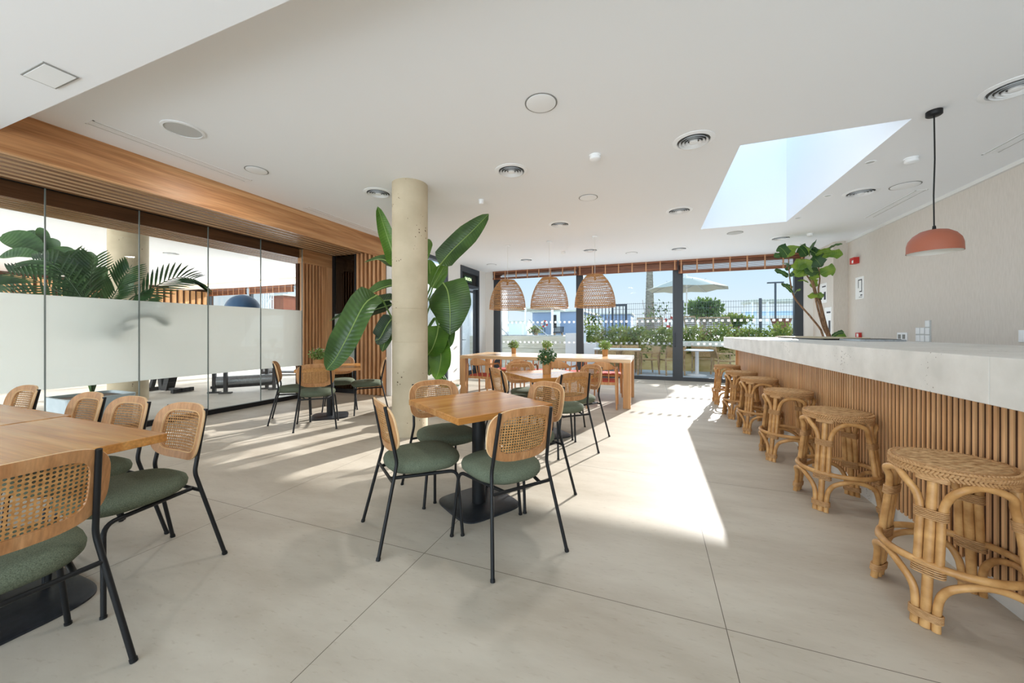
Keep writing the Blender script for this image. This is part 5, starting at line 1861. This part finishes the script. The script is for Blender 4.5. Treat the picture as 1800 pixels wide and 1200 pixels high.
# trees and palm
p = at(1142, 583, 32)
pt_ = thing('palm_tree', 'grey ringed palm trunk rising past the blind', 'tree', (p.x, p.y, 0.86))
prf = []
for k in range(30):
    z = 0.29 * k
    prf += [(0.46 - 0.010 * k, z), (0.43 - 0.010 * k, z + 0.27)]
MB().lathe(prf, 20).build('trunk', 'palm_trunk', pt_)
m = MB()
for k in range(16):
    a = 2 * math.pi * k / 16
    d_ = Vector((math.cos(a), math.sin(a), 0))
    m.leaf([Vector((0, 0, 8.6)), d_ * 1.2 + Vector((0, 0, 9.6)), d_ * 2.6 + Vector((0, 0, 8.9))], 0.5, (0, 0, 1), 0.5, 6)
m.build('crown', 'leaf_palm', pt_, ang=2.0)


def bush(name, label, cat, u, v, D, rad, count, size, mat, zb, trunk=True, group=None, shell=0.3):
    p_ = at(u, v, D)
    t__ = thing(name, label, cat, (p_.x, p_.y, zb), 0, group)
    m_ = MB()
    for q in range(6):
        o_ = Vector((rnd.uniform(-.45, .45) * rad[0], rnd.uniform(-.4, .4) * rad[1], p_.z - zb + rnd.uniform(-.35, .35) * rad[2]))
        m_.cloud(o_, (rad[0] * 0.6, rad[1] * 0.6, rad[2] * 0.6), count // 6, size, rnd, shell=shell)
    m_.build('foliage', mat, t__, smooth=False)
    if not trunk:
        m_ = MB()
        for q in range(9):
            x0 = rnd.uniform(-.8, .8) * rad[0]
            m_.tube(crom([(x0, 0, 0), (x0 + rnd.uniform(-.1, .1), 0, (p_.z - zb) * 0.5), (x0 + rnd.uniform(-.25, .25), 0, p_.z - zb + rnd.uniform(-.3, .9) * rad[2])], 8), 0.008, 5)
        m_.build('twigs', 'bark', t__)
        return
    m_ = MB()
    m_.tube([(0, 0, 0), (0, 0, max(0.2, p_.z - zb - rad[2] * 0.4))], [0.09, 0.06], 8)
    for q in range(5):
        a = q * 1.3
        m_.tube([(0, 0, (p_.z - zb) * 0.5), (rad[0] * 0.5 * math.cos(a), rad[1] * 0.5 * math.sin(a), p_.z - zb + rad[2] * 0.3)], 0.03, 6)
    m_.build('trunk', 'bark', t__)


bush('leafy_tree', 'broad leafy tree under the right side of the parasol', 'tree', 1238, 545, 20, (1.15, 0.9, 0.75), 1500, 0.2, 'tree', 0.86)
bush('garden_shrub', 'lower green shrub to the right of the leafy tree', 'shrub', 1296, 562, 20.5, (0.95, 0.7, 0.42), 800, 0.18, 'hedge', 0.86)
bush('garden_shrub', 'small shrub behind the glass balustrade', 'shrub', 942, 581, 14.4, (0.3, 0.3, 0.2), 260, 0.09, 'hedge', 1.10)
bush('climbing_shrub', 'thin twiggy climber on the bar gate', 'shrub', 1050, 565, 14.7, (0.8, 0.15, 0.5), 260, 0.10, 'hedge', 0.86, False, shell=0.1)
bush('climbing_shrub', 'sparse dark twigs in front of the palm trunk', 'shrub', 1160, 548, 14.6, (0.7, 0.12, 0.55), 110, 0.10, 'tree', 0.86, False, shell=0.1)

# lamp post, pergola, bowl
p = at(1363, 583, 24)
lp_ = thing('lamp_post', 'grey lamp post with flat double head', 'lamp post', (p.x, p.y, 0.86))
MB().tube([(0, 0, 0), (0, 0, at(1363, 497, 24).z - 0.86)], 0.06, 10).build('post', 'alu', lp_)
zz = at(1363, 497, 24).z - 0.86
MB().box(-0.45, 0.45, -0.08, 0.08, zz - 0.03, zz + 0.06).build('lamp_head', 'alu', lp_, smooth=False)
p = at(1373, 583, 18)
t__ = thing('planter_bowl', 'large brown planter bowl with red flowers by the fence', 'planter', (p.x, p.y, 0.86))
MB().lathe([(0.22, 0), (0.26, 0.45), (0.42, 1.0), (0.45, 1.06), (0.38, 1.0)], 28).build('bowl', 'bowl', t__)
m = MB()
m.cloud((0, 0, 0.35), (0.5, 0.5, 0.3), 200, 0.12, rnd)
m.build('plant', 'hedge', t__, smooth=False)
pg = thing('pergola', 'white garden pergola beyond the fence on the right', 'pergola', at(1358, 583, 26) - Vector((0, 0, 0.4)))
pgx = 2.9
for x in (-1.5, -0.6, 2.0, 3.0):
    for y in (-1.2, 1.2):
        MB().box(x - 0.06, x + 0.06, y - 0.06, y + 0.06, 0, 2.45).build('post', 'white_out', pg, smooth=False)
MB().box(-1.7, 3.2, -1.3, 1.3, 2.45, 2.62).build('roof_slab', 'concrete_out', pg, smooth=False)
MB().box(-1.7, 3.2, 1.2, 1.3, 0, 1.6).build('back_panel', 'white_out', pg, smooth=False)
tag(MB().box(0, 8.0, 0, 0.3, -0.4, 1.7).build('pool_wall', 'pool_blue', None, smooth=False, loc=tuple(at(1305, 583, 31))),
    'bright blue wall beyond the fence on the right', 'wall', None, 'structure')


def house(name, label, u0, u1, v_top, D, depth, mat, zb=0.86):
    a, b = at(u0, v_top, D), at(u1, v_top, D)
    b.y = a.y + 0.0
    w_ = (at(u1, v_top, D) - at(u0, v_top, D)).length
    t__ = thing('house', label, 'building', (a.x, a.y, zb), 0.0)
    MB().box(0, w_, 0, depth, 0, a.z - zb).build('walls', mat, t__, smooth=False)
    MB().box(-0.15, w_ + 0.15, -0.15, depth + 0.1, a.z - zb, a.z - zb + 0.12).build('flat_roof', 'concrete_out', t__, smooth=False)
    return t__, w_, a.z - zb


hs, w_, hh = house('house', 'grey-blue flat roofed house beyond the glass balustrade', 936, 1022, 549, 26, 8, 'blue_house')
MB().box(w_ * 0.42, w_ * 0.58, -0.12, 0, hh - 1.35, hh + 0.1).build('white_bay', 'white_out', hs, smooth=False)
MB().box(w_ * 0.44, w_ * 0.51, -0.16, -0.12, hh - 1.1, hh - 0.2).build('window', 'dark_gap', hs, smooth=False)
hs, w_, hh = house('house', 'low white house left of the grey-blue one', 880, 930, 566, 40, 6, 'white_out')
hs2 = thing('carport', 'thin roofed white carport beside the grey-blue house', 'carport', at(890, 583, 22) - Vector((0, 0, 0.4)))
MB().box(0, 2.9, 0, 3, 1.75, 1.87).build('roof_slab', 'concrete_out', hs2, smooth=False)
for x in (0.06, 1.2, 2.8):
    MB().box(x - 0.05, x + 0.05, 0, 0.1, 0, 1.75).build('post', 'white_out', hs2, smooth=False)
hs, w_, hh = house('house', 'distant white and blue house behind the bar gate', 1030, 1105, 553, 36, 6, 'blue_house')
MB().box(0.3, w_ * 0.4, -0.1, 0, 0.0, hh - 0.3).build('white_bay', 'white_out', hs, smooth=False)
hs, w_, hh = house('house', 'long low pale house at the far right horizon', 1265, 1400, 572, 45, 8, 'white_out')
hs, w_, hh = house('house', 'dark brick building seen through the gym windows', 478, 506, 520, 34, 8, 'brick')
hs, w_, hh = house('house', 'white building with blue side seen through the gym windows', 506, 534, 508, 40, 8, 'white_out')
sf = thing('scaffold_tower', 'white lattice scaffold seen through the gym windows', 'scaffold', at(459, 583, 30) - Vector((0, 0, 0.4)))
m = MB()
for k in range(6):
    m.bar((0.28 * k, 0, 0), (0.28 * k, 0, 4.0), 0.05, 0.05)
for k in range(6):
    m.bar((0, 0, 0.75 * k), (1.4, 0, 0.75 * k), 0.05, 0.05)
m.bar((0, 0, 1.5), (1.4, 0, 3.7), 0.06, 0.06).bar((0.3, 0, 1.2), (1.4, 0, 4.0), 0.06, 0.06)
m.build('lattice', 'white_out', sf, smooth=False)

# ------------------------------------------------------------------ disc fill lamps added beneath the unlit flush ceiling covers
for x, y in ((-0.834, 2.844), (-4.198, 2.876), (-0.817, 5.073), (-0.45, 9.0)):
    l = bpy.data.lights.new('downlight', 'AREA')
    l.shape = 'DISK'
    l.size = 0.22
    l.energy = 13
    l.color = (0.98, 0.98, 1.0)
    o = bpy.data.objects.new('downlight', l)
    o.location = (x, y, CZ - 0.02)
    C.objects.link(o)
